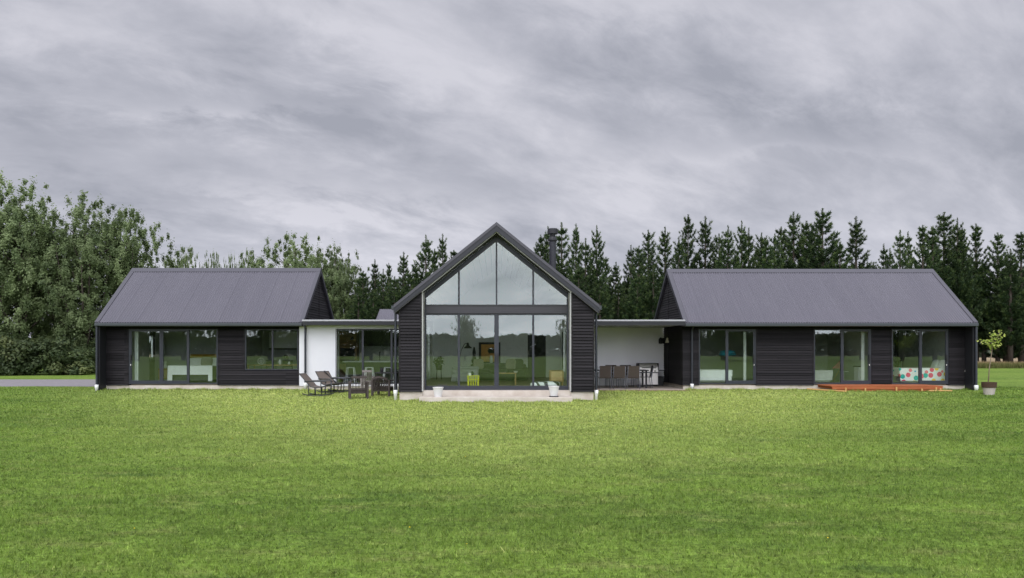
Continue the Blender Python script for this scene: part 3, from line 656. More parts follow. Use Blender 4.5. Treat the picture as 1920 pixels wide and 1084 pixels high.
LX0, LX1 = -15.73, -7.58
X = lambda px: PX(px, DW)
lw, lca, lcb, lbw = wing('left_wing', 'shorter black weatherboard wing beside the white panel, long grey roof', LX0, LX1,
     [(X(242), X(408.5), .31, 2.51), (X(459.5), X(559.5), .87, 2.51)], [(-15.72, -15.57)], (33.75, 34.25, 1.3, 2.32))
lw['label'] = 'shorter black weatherboard wing joined to the white panelled link, under a grey corrugated roof'
lw.name = 'house_wing'
def room_walls(w, walls, y0, y1, parent_mat=None):
    b = MB()
    for (a, c) in walls: b.box(a, c, y0, y1, .30, 2.588)
    return b
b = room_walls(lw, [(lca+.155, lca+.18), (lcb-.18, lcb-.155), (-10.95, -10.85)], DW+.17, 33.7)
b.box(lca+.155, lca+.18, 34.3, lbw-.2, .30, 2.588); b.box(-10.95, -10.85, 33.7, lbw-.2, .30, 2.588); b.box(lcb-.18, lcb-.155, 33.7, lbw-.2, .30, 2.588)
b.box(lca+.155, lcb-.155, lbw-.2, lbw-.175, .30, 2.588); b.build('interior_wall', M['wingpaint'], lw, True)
f = MB(); f.box(lca+.04, lca+.1, 33.75, 33.79, 1.3, 2.32); f.box(lca+.04, lca+.1, 34.21, 34.25, 1.3, 2.32); f.box(lca+.04, lca+.1, 33.79, 34.21, 1.3, 1.34); f.box(lca+.04, lca+.1, 33.79, 34.21, 2.28, 2.32)
f = f.build('slit_window', M['white'], lw, True); MB().box(lca+.065, lca+.075, 33.79, 34.21, 1.34, 2.28).build('pane', M['glass'], f, True)
slider(lw, X(242), X(408.5), .31, 2.51, DW-.02, [X(302.5), X(353.5)], sash=(0,1), handle=X(245.8), mw=.045)
slider(lw, X(459.5), X(559.5), .87, 2.51, DW-.02, [X(511)], name='window', fw=.045)
downpipe(lw, -15.65, DE-.06, 2.60, .26, .06, .04)

RX0, RX1 = 7.35, 18.85
rw, rca, rcb, rbw = wing('house_wing', 'longer black weatherboard wing with three glazed sliders and an orange timber deck', RX0, RX1,
     [(X(1310), X(1417), .31, 2.51), (X(1525.7), X(1633), .31, 2.51), (X(1671.5), X(1777.7), .31, 2.51)], [(18.69, 18.84)], ze=2.78, zr=5.13)
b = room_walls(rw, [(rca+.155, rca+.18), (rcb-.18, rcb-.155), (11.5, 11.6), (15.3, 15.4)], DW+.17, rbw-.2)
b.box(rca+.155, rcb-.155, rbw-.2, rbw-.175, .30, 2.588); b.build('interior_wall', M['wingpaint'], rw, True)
slider(rw, X(1310), X(1417), .31, 2.51, DW-.02, [X(1362)], sash=(1,), handle=X(1413.3))
slider(rw, X(1525.7), X(1633), .31, 2.51, DW-.02, [X(1578)], sash=(1,), handle=X(1629.5))
slider(rw, X(1671.5), X(1777.7), .31, 2.51, DW-.02, [X(1725)], sash=(1,), handle=X(1774))
downpipe(rw, 18.78, DE-.05, 2.60, .24, .06, .045)
downpipe(rw, X(1296.5), DW-.08, 2.57, .27, .08, .04, (0,-.25))
o = MB(); o.box(X(1808), X(1813), DW-.05, DW-.025, .80, .88); o.build('outdoor_tap', M['steel'], rw, True)
for xx in (X(1417)-.22,):
    pass

# ------------------------------------------------------------------ white link with the kitchen
def link():
    h = thing('link_building', 'low white panelled link with dark sliders between the black pavilions', 'house link', (-5.5, 30, 0))
    Y = 30.0; x0 = PX(561, Y); x1 = -3.26; xo = PX(629, Y); zt = 2.513; zb = .327
    b = MB(); b.box(x0, xo, Y, Y+.14, .24, 2.648); b.box(xo, x1, Y, Y+.14, zt, 2.648); b.box(x0, x0+.02, Y+.14, DW-.04, .24, 2.648)
    b.box(xo, x1, Y-.02, Y+.12, .24, zb-.003); b.build('white_panel_wall', M['white'], h, True)
    b = MB()
    for q in (PX(573.5,Y)+1.2,): b.box(q-.004, q+.004, Y-.003, Y+.01, .26, 2.64)
    b.build('panel_joint', M['greywall'], h, True)
    b = MB(); b.box(-7.56, -3.36, 29.5, 35.2, 2.70, 2.85); rf = b.build('flat_roof', M['roof'], h, True)
    MB().box(-7.57, -3.35, 29.47, 29.53, 2.795, 2.855).build('roof_edge_flashing', M['edge'], rf, True)
    MB().box(-7.56, -3.36, 29.485, 29.525, 2.64, 2.784).build('fascia', M['trim'], h, True)
    MB().box(-7.56, -3.36, 29.53, 30.0, 2.65, 2.69).build('soffit', M['soffit'], h, True)
    MB().box(x0+.03, x1, Y+.03, 35.1, -.1, .235).build('plinth', M['concrete'], h, True)
    slider(h, xo, x1, zb, zt, Y+.0, [PX(680,Y), PX(734,Y)], fw=.05, mw=.075)
    b = MB(); b.box(-7.5, -3.3, 34.96, 35.1, .24, 2.62); b.box(-7.5, -7.4, 30.4, 34.95, .3, 2.62); b.box(xo-.14, xo-.1, 30.15, 31.2, .3, 2.62); b.build('interior_wall', M['paint'], h, True)
    MB().box(-7.4, -3.25, Y+.16, 34.95, .24, .30).build('floor', M['floor'], h, True)
    MB().box(-7.4, -3.25, Y+.16, 34.95, 2.615, 2.69).build('ceiling', M['ceil'], h, True)
    downpipe(h, PX(572.5, 29.9), 29.9, 2.66, .33, .10, .042, (0,-.3))
link()
def rear():
    h = thing('rear_building', 'small grey roofed building glimpsed behind the white link', 'building', (-3.8, 43, 0))
    b = MB(); b.box(-6.55, -1.2, 41.3, 46.7, .0, 2.45); b.prism([(-6.55,41.3,2.45),(-6.55,46.7,2.45),(-6.55,44,3.85)], (5.3,0,0)); b.build('wall', M['clad'], h, True)
    b = MB(); P = 1.5/3.2
    for s in (1, -1):
        ye = 44-s*3.2; q = [(-6.75,ye,2.5),(-6.75,44,4.0),(-6.75,44,3.87),(-6.75,ye,2.37)]
        b.prism(q if s > 0 else q[::-1], (5.75,0,0)); sl = math.hypot(1,P)
        corrugated(b, (-6.77,ye-.03*s,2.52), (1,0,0), 5.8, (0,44-ye+.03*s,1.51), (0,-s*P/sl,1/sl))
    b.build('roof', M['roof'], h, True)
rear()
# ------------------------------------------------------------------ covered patio
def patio():
    h = thing('patio_shelter', 'open flat roofed patio with pale back wall between the gable and the longer wing', 'patio shelter', (5.3, 31.5, 0))
    b = MB(); b.box(3.36, 7.34, 29.5, 34.4, 2.70, 2.85); rf = b.build('flat_roof', M['roof'], h, True)
    MB().box(3.35, 7.345, 29.47, 29.53, 2.795, 2.855).build('roof_edge_flashing', M['edge'], rf, True)
    MB().box(3.36, 7.34, 29.485, 29.525, 2.63, 2.784).build('fascia', M['trim'], h, True)
    MB().box(3.36, 7.34, 29.53, 33.7, 2.66, 2.695).build('soffit', M['soffitgrey'], h, True)
    xm = PX(1177.5, 33.2)
    b = MB(); b.cur = 1; b.box(3.3, xm, 33.2, 33.9, .1, 2.655); b.box(xm+.002, 7.43, 33.6, 33.9, .1, 2.655); b.build('back_wall', [M['white'], M['greywall']], h, True)
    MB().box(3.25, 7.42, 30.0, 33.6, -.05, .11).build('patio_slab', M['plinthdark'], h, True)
    b = MB(); c = (7.36, 33.55, 2.08)
    b.box(7.34, 7.42, 33.5, 33.58, 1.95, 2.2); b.lathe([(.05,-.12),(.09,-.10),(.09,.08),(.03,.16)], (7.25,33.45,2.06), 12); b.build('wall_lantern', M['black'], h, True)
    # small shaded lamp on the dark side wall
    b = MB(); b.lathe([(.09,-.10),(.03,.12)], (7.37,32.7,2.08), 12); b.build('wall_lamp', M['cream'], h, True)
patio()

# ------------------------------------------------------------------ deck and timber
def deck():
    t = thing('timber_deck', 'orange stained low timber deck below the last two sliders', 'deck', (14.8, 29.5, .08))
    x0, x1, y0, y1, zt = 12.52, 17.08, 28.95, 30.24, .30
    b = MB(); n = 9
    for i in range(n):
        ya = y0+(y1-y0)*i/n; dx = .30*(i/n)**1.0
        b.box(x0+.28+dx*.0+random.uniform(-.03,.03), x1+random.uniform(-.015,.015), ya, ya+(y1-y0)/n-.006, zt-.028, zt)
    b.build('boards', M['deck'], t, True)
    b = MB(); b.box(x0+.32, x1-.02, y0+.01, y0+.05, zt-.125, zt-.03); b.box(x0+.5, x1-.05, y0+.05, y0+.085, zt-.22, zt-.126); b.box(x0+.3, x1-.02, y1-.06, y1-.02, zt-.12, zt-.03)
    for i in range(9):
        xa = x0+.35+i*(x1-x0-.45)/8; b.box(xa, xa+.04, y0+.09, y1-.062, zt-.12, zt-.03)
    b.build('joist_frame', M['deck'], t, True)
    for k in (.12, .30, .585, .82, .95, .99):
        xa = x0+.3+k*(x1-x0-.4); MB().box(xa, xa+.045, y0-.04, y0+.008, .0, zt-.06+random.uniform(-.05,.02)).build('peg', M['peg'], t, True)
    for nm, lab, p, q in (('timber_plank', 'raw pine plank lying askew at the unfinished end of the orange deck', (12.2,29.7,.15), (13.15,28.5,.12)),
                     ('timber_offcut', 'short pine offcut lying on the grass by the end of the orange deck', (16.4,28.75,.13), (17.3,28.8,.13))):
        b = MB(); b.bar(p, q, .10, .045); tag(b.build(nm, M['peg'], bevel=.004), lab, 'plank')
deck()

# ------------------------------------------------------------------ outdoor furniture
def rocker():
    """sling rocking chair, facing +x"""
    t = thing('rocking_chair', '', 'chair', group='sling rocking chairs on the lawn'); r = .017
    f = MB()
    for s in (-1, 1):
        y = s*.29
        f.tube([(-.50,y,.085),(-.3,y,.035),(0,y,.018),(.28,y,.035),(.46,y,.09)], r, 8)
        f.tube([(-.62,y,.80),(-.57,y,.74),(-.20,y,.34),(.0,y,.30),(.34,y,.36)], r, 8)
        f.tube([(-.26,y,.03),(-.28,y,.42)], r, 8); f.tube([(.34,y,.045),(.36,y,.50)], r, 8); f.tube([(-.02,y,.02),(0,y,.3)], r, 8)
    for p in ((-.60,.78), (.0,.30), (-.28,.05), (.34,.36)): f.tube([(p[0],-.29,p[1]),(p[0],.29,p[1])], r, 8)
    f.build('frame', M['darkframe'], t, smooth=True)
    for s in (-1, 1):
        a = MB(); y = s*.31; a.tube([(-.40,y,.52),(.0,y,.53),(.30,y,.53),(.39,y,.50)], .022, 8); a.build('armrest', M['darkframe'], t, smooth=True)
    prof = [(-.66,.79),(-.61,.80),(-.56,.745),(-.38,.545),(-.20,.355),(-.02,.315),(.16,.33),(.35,.375)]
    b = MB(); n = len(prof)
    top = [(x, -.275, z+.006) for x, z in prof]+[(x, .275, z+.006) for x, z in prof]; bot = [(x, y, z-.012) for x, y, z in top]
    fs = [(i, i+1, n+i+1, n+i) for i in range(n-1)]+[(2*n+i, 3*n+i, 3*n+i+1, 2*n+i+1) for i in range(n-1)]
    fs += [(i, 2*n+i, 2*n+i+1, i+1) for i in range(n-1)]+[(n+i, n+i+1, 3*n+i+1, 3*n+i) for i in range(n-1)]+[(0,n,3*n,2*n),(n-1,3*n-1,4*n-1,2*n-1)]
    b.add(top+bot, fs); b.build('sling', M['sling'], t); return t
r0 = rocker(); r0.location = (PX(598,27.0), 27.0, gz(27)); r0.rotation_euler = (0,0,R(-8)); r0['label'] = 'low sling rocking chair seen side-on, nearest the white panel corner and its downpipe'
r1 = copy_tree(r0); r1.location = (PX(622,28.2), 28.2, gz(28.2)); r1.rotation_euler = (0,0,R(-42)); r1['label'] = 'rocking chair showing its broad taupe backrest in front of the white panel'
r2 = copy_tree(r0); r2.location = (PX(640,29.0), 29.0, gz(29)); r2.rotation_euler = (0,0,R(12)); r2['label'] = 'black rocking chair in the shade against the kitchen slider'
for ch in r2.children:
    if ch.name.startswith('sling'): ch.data = ch.data.copy(); ch.data.materials[0] = M['black']

def slat_chair(name, m, label, w=.62, h=.74, seat_h=.34, curved=False, n=6, arms=True):
    """low slatted timber armchair facing +y (its back towards -y)"""
    t = thing(name, label, 'chair'); d = .62
    for s in (-1, 1):
        for yy, hh in ((-d/2+.05, h*.78), (d/2-.05, .54)): MB().box(s*w/2-.035*(s+1), s*w/2-.035*(s-1), yy-.035, yy+.035, 0, hh).build('leg', m, t, bevel=.004)
        if arms: MB().box(s*w/2-.10*(s+1)/2-.0, s*w/2-.10*(s-1)/2, -d/2, d/2+.04, .54, .572).build('armrest', m, t, bevel=.005)
    b = MB()
    for i in range(6): b.box(-w/2+.072, w/2-.072, -d/2+.09+i*.09, -d/2+.09+i*.09+.075, seat_h+.01*i, seat_h+.01*i+.02)
    b.box(-w/2+.07, w/2-.07, d/2-.10, d/2-.075, seat_h-.09, seat_h+.03); b.box(-w/2+.07, w/2-.07, -d/2+.06, -d/2+.09, seat_h-.09, seat_h-.002)
    b.build('seat', m, t)
    b = MB(); ww = w-.15
    for i in range(n):
        x = -ww/2+ww*(i+.5)/n; yo = -d/2+.05-(.10 if not curved else .06+.12*(1-(2*x/ww)**2))
        b.bar((x, -d/2+.06, seat_h-.05), (x, yo, h-(.03 if not curved else .03+.09*(2*x/ww)**2)), ww/n*(.62 if not curved else .86), .02, up=(1,0,0))
    k = 9
    pts = []
    for i in range(k):
        x = -ww/2+ww*i/(k-1); yo = -d/2+.05-(.10 if not curved else .06+.12*(1-(2*x/ww)**2)); pts.append((x, yo, h-(0 if not curved else .09*(2*x/ww)**2)))
    for i in range(k-1): b.bar(pts[i], pts[i+1], .035, .075)
    b.bar((-ww/2,-d/2+.045,seat_h+.05),(ww/2,-d/2+.045,seat_h+.05), .025, .06)
    b.build('backrest', m, t)
    return t
c = slat_chair('timber_armchair', M['darkwood'], 'dark weathered timber armchair with slatted back standing nearest on the grass', .66, .74, .27, n=5); c.location = (PX(671,25.9), 26.0, gz(26)); c.rotation_euler = (0,0,R(14))
c = slat_chair('slatted_chair', M['palewood'], 'silvery weathered slatted chair just behind the dark timber armchairs', .50, .82, .38, n=7, arms=False); c.location = (PX(690,28.3), 28.3, gz(28.3)); c.rotation_euler = (0,0,R(4))
c = slat_chair('barrel_chair', M['darkwood'], 'dark timber barrel chair with curved slatted back close to the gable corner', .72, .68, .26, True, 9); c.location = (PX(718,26.9), 27.1, gz(27)); c.rotation_euler = (0,0,R(-16))
def garden_table():
    t = thing('garden_table', 'black garden table behind the barrel chair by the kitchen slider', 'table', (PX(724,28.9), 29.0, gz(29)))
    b = MB(); b.box(-.42,.42,-.3,.3,.70,.74); b.build('tabletop', M['black'], t)
    for sx in (-1,1):
        for sy in (-1,1): MB().box(sx*.38-.02,sx*.38+.02,sy*.26-.02,sy*.26+.02,0,.70).build('leg', M['black'], t)
    b = MB(); b.lathe([(.05,0),(.07,.10),(.06,.14)], (0,0,0), 12); tag(b.build('planter_tub', M['black']), 'small black tub on the black garden table', 'tub').location = (PX(716,28.9), 28.9, gz(29)+.74)
garden_table()

def dining():
    tx0, tx1 = 3.75, 6.22
    t = thing('dining_table', 'long dark outdoor dining table under the patio roof', 'table', (5.0, 31.35, .11))
    MB().box(tx0-5, tx1-5, -.45, .45, .70, .745).build('tabletop', M['black'], t, bevel=.004)
    for sx in (tx0-5+.1, tx1-5-.1):
        for sy in (-.38, .38): MB().box(sx-.035, sx+.035, sy-.035, sy+.035, 0, .70).build('leg', M['black'], t)
    def chair():
        """sling dining chair facing +y"""
        c = thing('dining_chair', '', 'chair', group='sling chairs around the patio table'); r = .014
        for s in (-1, 1):
            MB().tube([(s*.24,-.25,0),(s*.235,-.21,.44),(s*.23,-.30,.90)], r, 8).build('leg', M['greyframe'], c, smooth=True)
            MB().tube([(s*.24,.24,0),(s*.235,.22,.44)], r, 8).build('leg', M['greyframe'], c, smooth=True)
            MB().tube([(s*.25,-.22,.64),(s*.25,.15,.64),(s*.24,.23,.60),(s*.235,.22,.44)], r, 8).build('armrest', M['greyframe'], c, smooth=True)
        b = MB(); b.hexa([(-.23,-.235,.46),(.23,-.235,.46),(.23,-.22,.46),(-.23,-.22,.46),(-.225,-.315,.92),(.225,-.315,.92),(.225,-.30,.92),(-.225,-.30,.92)]); b.build('backrest', M['slingbrown'], c)
        b = MB(); b.box(-.23,.23,-.22,.23,.435,.45); b.box(-.235,.235,-.23,-.205,.42,.445); b.build('seat', M['slingbrown'], c); return c
    c0 = chair(); first = True
    for px, lab in ((1134, 'sling dining chair with its back to the lawn, closest to the gable wall'), (1160.5, 'middle one of the three sling chairs with backs to the lawn'), (1187, 'sling dining chair with its back to the lawn, closest to the barbecue')):
        c = c0 if first else copy_tree(c0); first = False; c.location = (PX(px, 30.6), 30.72, .11); c['label'] = lab
    for px, lab in ((1147, 'sling chair on the far side of the patio table, half hidden, nearer the gable'), (1175, 'sling chair on the far side of the patio table, half hidden, nearer the barbecue')):
        c = copy_tree(c0); c.location = (PX(px, 32.1), 32.1, .11); c.rotation_euler = (0,0,R(180)); c['label'] = lab
    c = copy_tree(c0); c.location = (PX(1210,31.3), 31.3, .11); c.rotation_euler = (0,0,R(88)); c['label'] = 'sling chair seen side-on at the head of the patio table before the barbecue'
    # barbecue
    g = thing('barbecue', 'stainless steel gas barbecue with hood against the pale patio wall', 'barbecue', (PX(1214.5,32.9), 33.0, .11)); hw = .41
    MB().box(-hw,hw,-.28,.28,.06,.56).build('cabinet', M['steel'], g, bevel=.01)
    b = MB(); b.box(-.004,.004,-.286,-.281,.09,.53); b.bar((-.06,-.31,.4),(-.06,-.31,.5),.018); b.bar((.06,-.31,.4),(.06,-.31,.5),.018); b.box(-hw-.01,hw+.01,-.285,.285,.56,.60); b.build('door_trim', M['black'], g)
    b = MB(); b.box(-hw,hw,-.30,.28,.60,.70); b.build('control_panel', M['steel'], g)
    for i in range(4):
        k = MB(); k.tube([(-.27+.18*i,-.30,.65),(-.27+.18*i,-.335,.65)], .028, 12); k.build('knob', M['black'], g)
    b = MB(); pr = [(-.30,.702),(-.30,.80),(-.22,.91),(-.05,.97),(.2,.97),(.28,.90),(.28,.702)]
    b.prism([(-hw+.01,y,z) for y, z in pr][::-1], (2*hw-.02,0,0)); hood = b.build('hood', M['steel'], g)
    b = MB(); b.box(-hw-.02,-hw+.008,-.31,.29,.70,.985); b.box(hw-.008,hw+.02,-.31,.29,.70,.985); b.box(-hw+.01,hw-.01,-.06,.22,.972,.99); b.bar((-.3,-.33,.79),(.3,-.33,.79),.025); b.build('hood_trim', M['black'], g)
    MB().box(hw+.02,hw+.34,-.22,.22,.66,.69).build('side_shelf', M['black'], g); MB().box(-hw-.34,-hw-.02,-.22,.22,.66,.69).build('side_shelf', M['black'], g)
    for sx in (-.36,.36):
        for sy in (-.22,.22): MB().lathe([(.03,0),(.03,.055)], (sx,sy,0), 10).build('caster', M['black'], g)
    t = thing('storage_box', 'black storage box on the patio floor between barbecue and black wall', 'box', (7.05,33.2,.11))
    MB().box(-.24,.24,-.22,.22,0,.36).build('body', M['black'], t, bevel=.015); MB().box(-.26,.26,-.24,.24,.36,.41).build('lid', M['trim'], t, bevel=.01)
dining()

# pots
def pots():
    for px, lab, base in ((821.5, 'white pot on the concrete step, on the flue-less side', False), (1038.5, 'white pot on the concrete step, standing on a dark saucer', True)):
        lab = 'plain white planter on the concrete step without a saucer' if not base else lab
        t = thing('planter', lab, 'pot', (PX(px,24.45), 24.45, .165)); z = .03 if base else 0
        MB().lathe([(.115,z),(.165,z+.28),(.175,z+.285),(.175,z+.315),(.150,z+.315),(.145,z+.27)], (0,0,0), 24).build('pot', M['potwhite2'], t, smooth=False)
        MB().lathe([(.10,z+.27),(.145,z+.272)], (0,0,0), 24).build('soil', M['soil'], t)
        if base: MB().lathe([(.15,0),(.16,.028)], (0,0,0), 20).build('saucer', M['black'], t)
pots()

# ------------------------------------------------------------------ vegetation
def quads_at(c, size, nrm, aspect=1.0, jitter=.35):
    """leaf quads at centres c (n,3) of given sizes facing roughly nrm"""
    n = len(c); nr = nrm+rng.normal(0, jitter, (n,3)); nr /= np.linalg.norm(nr, axis=1, keepdims=True)+1e-9
    r = rng.normal(0, 1, (n,3)); u = np.cross(nr, r); u /= np.linalg.norm(u, axis=1, keepdims=True)+1e-9; v = np.cross(nr, u)
    s = size[:,None]; a = u*s*aspect; b = v*s*.62
    V = np.stack([c-a, c-b*.9+a*.1, c+a, c+b*.9+a*.1], 1).reshape(-1,3)
    F = np.arange(n*4).reshape(n,4); return V, F
def broad_tree(height, base, rad, nclus, leaf=.13, per=120, shape='poplar', seed=0, leaders=5):
    """returns crown (V,F,tone) and a trunk MB; origin at the foot"""
    r = np.random.default_rng(seed); tr = MB()
    tr.tube([(0,0,0),(.06,.03,height*.25),(-.04,.05,height*.55),(0,0,height*.92)], [.028*height, .020*height, .011*height, .003*height], 9)
    cc = []; rr = []
    L = []
    for k in range(leaders):
        a = 2*math.pi*k/leaders+r.uniform(-.4,.4); d = rad*r.uniform(.35,.75); top = height*(r.uniform(.72,.93) if k else 1.0)
        if k == 0: d = .1
        L.append((d*math.cos(a), d*math.sin(a), top))
        zb = base+height*r.uniform(.02,.15)
        if k: tr.tube([(0,0,zb*.8),(d*.5*math.cos(a),d*.5*math.sin(a),zb+1.2),(d*math.cos(a),d*math.sin(a),top*.85)], [.010*height,.007*height,.002*height], 6)
    # limbs
    for k in range(26):
        z = base+(height*.85-base)*r.random(); a = r.uniform(0,2*math.pi); l = rad*(.9-.5*(z-base)/(height-base))*r.uniform(.6,1)
        tr.tube([(0,0,z-.6),(l*.5*math.cos(a),l*.5*math.sin(a),z+.15*l),(l*math.cos(a),l*math.sin(a),z+.55*l)], [.006*height,.004*height,.0015*height], 5)
    while len(cc) < nclus:
        k = r.integers(0, leaders); lx, ly, top = L[k]
        t = r.random()**.8; z = base+(top-base)*t
        w = rad*.74*(math.sin(math.pi*min(1,.24+.76*(1-t)))**.6)*(1 if k else 1.15)+.12
        if t > .93: w *= .30+.70*(1-t)/.07
        a = r.uniform(0,2*math.pi); q = r.random()**.62*w
        w2 = 1+.28*math.sin(3*a+k)+.2*math.sin(z*2.3+k*2)
        ax = min(1, .25+1.4*t)
        cc.append((lx*ax+q*w2*math.cos(a), ly*ax+q*w2*math.sin(a), z+.25*q)); rr.append(r.uniform(.18,.42)*(1-.20*t))
    cc = np.array(cc); rr = np.array(rr); n = nclus*per
    ci = np.repeat(np.arange(nclus), per); dirs = r.normal(0,1,(n,3)); dirs /= np.linalg.norm(dirs,axis=1,keepdims=True)
    rad_ = np.abs(r.normal(0,.55,n))
    el = r.uniform(1.1,2.4,nclus)[ci]
    p = cc[ci]+dirs*rr[ci][:,None]*rad_[:,None]*np.stack([np.ones(n),np.ones(n),el],1)
    outw = p*np.array([1,1,0]); outw /= np.linalg.norm(outw,axis=1,keepdims=True)+.3
    up = dirs*.35+outw*.75+np.array([0,0,.45]); V, F = quads_at(p, r.uniform(.6,1.2,n)*leaf, up, 1.0, .40)
    tone = np.clip(.44+r.normal(0,.28,nclus)[ci]+r.normal(0,.13,n)+.12*dirs[:,2], 0, 1)
    return V, F, np.repeat(tone,4), tr
def pine_tree(height, seed, rad=2.3, base=1.6, lean=0):
    r = np.random.default_rng(seed); tr = MB(); tr.tube([(0,0,0),(.05*lean,.03,height*.4),(lean*.1,0,height*.75),(0,0,height)], [.020*height,.014*height,.006*height,.012], 8)
    P = []; Dv = []; T = []; Ls = []
    z = base; 
    while z < height-.55:
        f = (z-base)/(height-base); nb = r.integers(5,8) if f < .6 else r.integers(4,6); a0 = r.uniform(0,6.28)
        L0 = rad*(1-f)**.95*(.72 if f < .08 else 1)+.22
        for k in range(nb):
            a = a0+6.283*k/nb+r.uniform(-.3,.3); L = L0*r.uniform(.55,1.18); el = r.uniform(.15,.42) if f < .5 else r.uniform(.35,.75)
            if r.random() < .06 and f > .3: el = .8; L *= 1.05
            if L < .15: continue
            d = np.array([math.cos(a), math.sin(a), 0.])
            ns = max(3, int(L/.16)); prev = None
            pts = []
            for i in range(ns+1):
                s = i/ns; q = d*L*s*(1-.12*s)+np.array([0,0,z+L*(el*.45*s+.55*s*s*(.4+el))]); pts.append(q)
            tr.tube([pts[0], pts[ns//2], pts[-1]], [.018*(1-f)+.012, .012, .006], 4, cap=False)
            for i in range(1, ns+1):
                if i/ns < .22: continue
                dr = pts[i]-pts[i-1]; dr = dr/np.linalg.norm(dr)
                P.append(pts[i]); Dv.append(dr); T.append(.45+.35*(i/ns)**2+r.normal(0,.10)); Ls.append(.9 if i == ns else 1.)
                for sgn in (-1, 1):            # side shoots
                    if r.random() < (.62 if f < .6 else .35) and i < ns:
                        sd = np.cross(dr, [0,0,1])*sgn*.75+dr*.6+np.array([0,0,.38]); sd /= np.linalg.norm(sd); l2 = L*.28*(1-.5*i/ns)*r.uniform(.5,1.2)
                        for j in range(1, max(2, int(l2/.15))+1):
                            P.append(pts[i]+sd*l2*j/max(2,int(l2/.15))); Dv.append(sd); T.append(.45+r.normal(0,.12)); Ls.append(.9)
        z += r.uniform(.34,.58)
    for i in range(8): P.append(np.array([0,0,height-.13*i-.1])); Dv.append(np.array([0,0,1.])); T.append(.62); Ls.append(.5+.06*i)
    P = np.array(P); Dv = np.array(Dv); T = np.array(T); Ls = np.array(Ls); m = 17; n = len(P)*m; ci = np.repeat(np.arange(len(P)), m)
    d = Dv[ci]*.75+r.normal(0,.62,(n,3))+np.array([0,0,.15]); d /= np.linalg.norm(d,axis=1,keepdims=True)
    o = P[ci]+r.normal(0,.035,(n,3)); ln = r.uniform(.15,.30,n)*Ls[ci]; w = r.uniform(.017,.032,n)
    sd = np.cross(d, r.normal(0,1,(n,3))); sd /= np.linalg.norm(sd,axis=1,keepdims=True)+1e-9
    V = np.stack([o-sd*w[:,None], o+sd*w[:,None], o+d*ln[:,None]], 1).reshape(-1,3); F = np.arange(n*3).reshape(n,3)
    tone = np.clip(T[ci]+r.normal(0,.08,n), 0, 1); return V, F, np.repeat(tone,3), tr
def plant_tree(name, parts, mt, label, cat='tree', loc=(0,0,0), rz=0, sc=(1,1,1), group=None):
    V, F, tone, tr = parts; t = thing(name, label, cat, loc, rz, group); t.scale = sc
    np_mesh('crown', V, F, mt, t, tone); tr.build('trunk', M['bark'], t, smooth=True); return t
def replant(t, label, loc, rz, sc):
    c = copy_tree(t); c.location = loc; c.rotation_euler = (0,0,rz); c.scale = sc; c['label'] = label; return c

# pines: tip positions read from the photo (px, py)
NUM = ['first','second','third','fourth','fifth','sixth','seventh','eighth','ninth','tenth','eleventh','twelfth','thirteenth','fourteenth','fifteenth','sixteenth','seventeenth','eighteenth','nineteenth','twentieth','twenty-first','twenty-second','twenty-third','twenty-fourth','twenty-fifth','twenty-sixth']
PH = [12.0, 12.4, 11.6, 12.8, 11.2, 12.2, 11.8, 12.6]
protos = []
def pines():
    g1 = [(681,508),(703,486),(718.6,504),(729,493),(757,472),(778,492),(798.5,440),(815,466),(830,438),(851,468)]
    g2 = [(1014,440),(1027.5,424),(1053,417),(1080,419),(1098,446),(1119,422),(1136,481),(1155,491)]
    g3 = [(1183,459),(1198,461),(1215.5,431),(1247,425),(1273,443),(1290,402),(1322.6,405),(1348,438),(1365,422),(1390.6,413),(1404,427),(1428,436),(1436,446),(1453,438),(1465,425),(1488,397),(1511.5,414),(1523,428),(1542,391),(1575,453),(1605,405),(1638,491),(1657,457),(1668.5,465),(1687.6,431),(1702.5,434)]
    g4 = [(1730,421),(1749,426),(1770,398),(1795,408),(1804,426),(1830,419),(1871,436),(1894.5,466),(1914.7,434),(1945,428)]
    k = 0; r = random.Random(5)
    for pts, place in ((g1, 'above the white link, counted from the poplars'), (g2, 'counted from the flue towards the longer wing'),
                       (g3, 'above the longer wing roof, counted from the patio'), (g4, 'past the longer wing ridge, counted from that ridge')):
        for i, (px, py) in enumerate(pts):
            d = (56 if pts is not g4 else 71)+r.uniform(-2.5,4.5); y = d; H = PZ(py, d)-gz(d); v = r.randrange(8) if pts is not g4 else (1,3,5,7)[i % 4]
            nb = [abs(px-q[0]) for q in pts if q[0] != px]; wide = 1.0 if min(nb) > 18 else .82
            lab = f"{'tall' if py < 425 else 'shorter' if py > 455 else 'dark'} pine, {NUM[i]} tip {place}".replace('dark dark', 'dark')
            loc = (PX(px, d), y, .08); sc = H/PH[v]; scl = (sc*wide*r.uniform(.8,1.2), sc*wide*r.uniform(.8,1.2), sc); rz = r.uniform(0,6.28)
            if len(protos) <= v or protos[v] is None:
                while len(protos) <= v: protos.append(None)
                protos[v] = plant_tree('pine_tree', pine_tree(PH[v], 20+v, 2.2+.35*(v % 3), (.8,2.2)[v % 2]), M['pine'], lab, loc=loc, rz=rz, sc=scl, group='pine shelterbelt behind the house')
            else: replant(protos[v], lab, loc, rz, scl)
    # lower dense growth of the same belt, second row
    j = 0
    for px, py in ((672,548),(700,545),(740,520),(770,512),(1000,520),(1040,505),(1085,498),(1125,520),(1160,530),(1195,515),(1225,500),(1845,520),(1885,505),(1925,500)):
        d = (53 if px < 1800 else 72)+r.uniform(-1,1.5); H = PZ(py, d); v = r.randrange(8)
        if v >= len(protos): v = 0
        if protos[v] is None: continue
        sc = H/PH[v]; replant(protos[v], f'low bushy pine in the front row of the shelterbelt, {NUM[j]} from the white link', (PX(px,d), d, .08), r.uniform(0,6), (sc*1.25, sc*1.25, sc)); j += 1
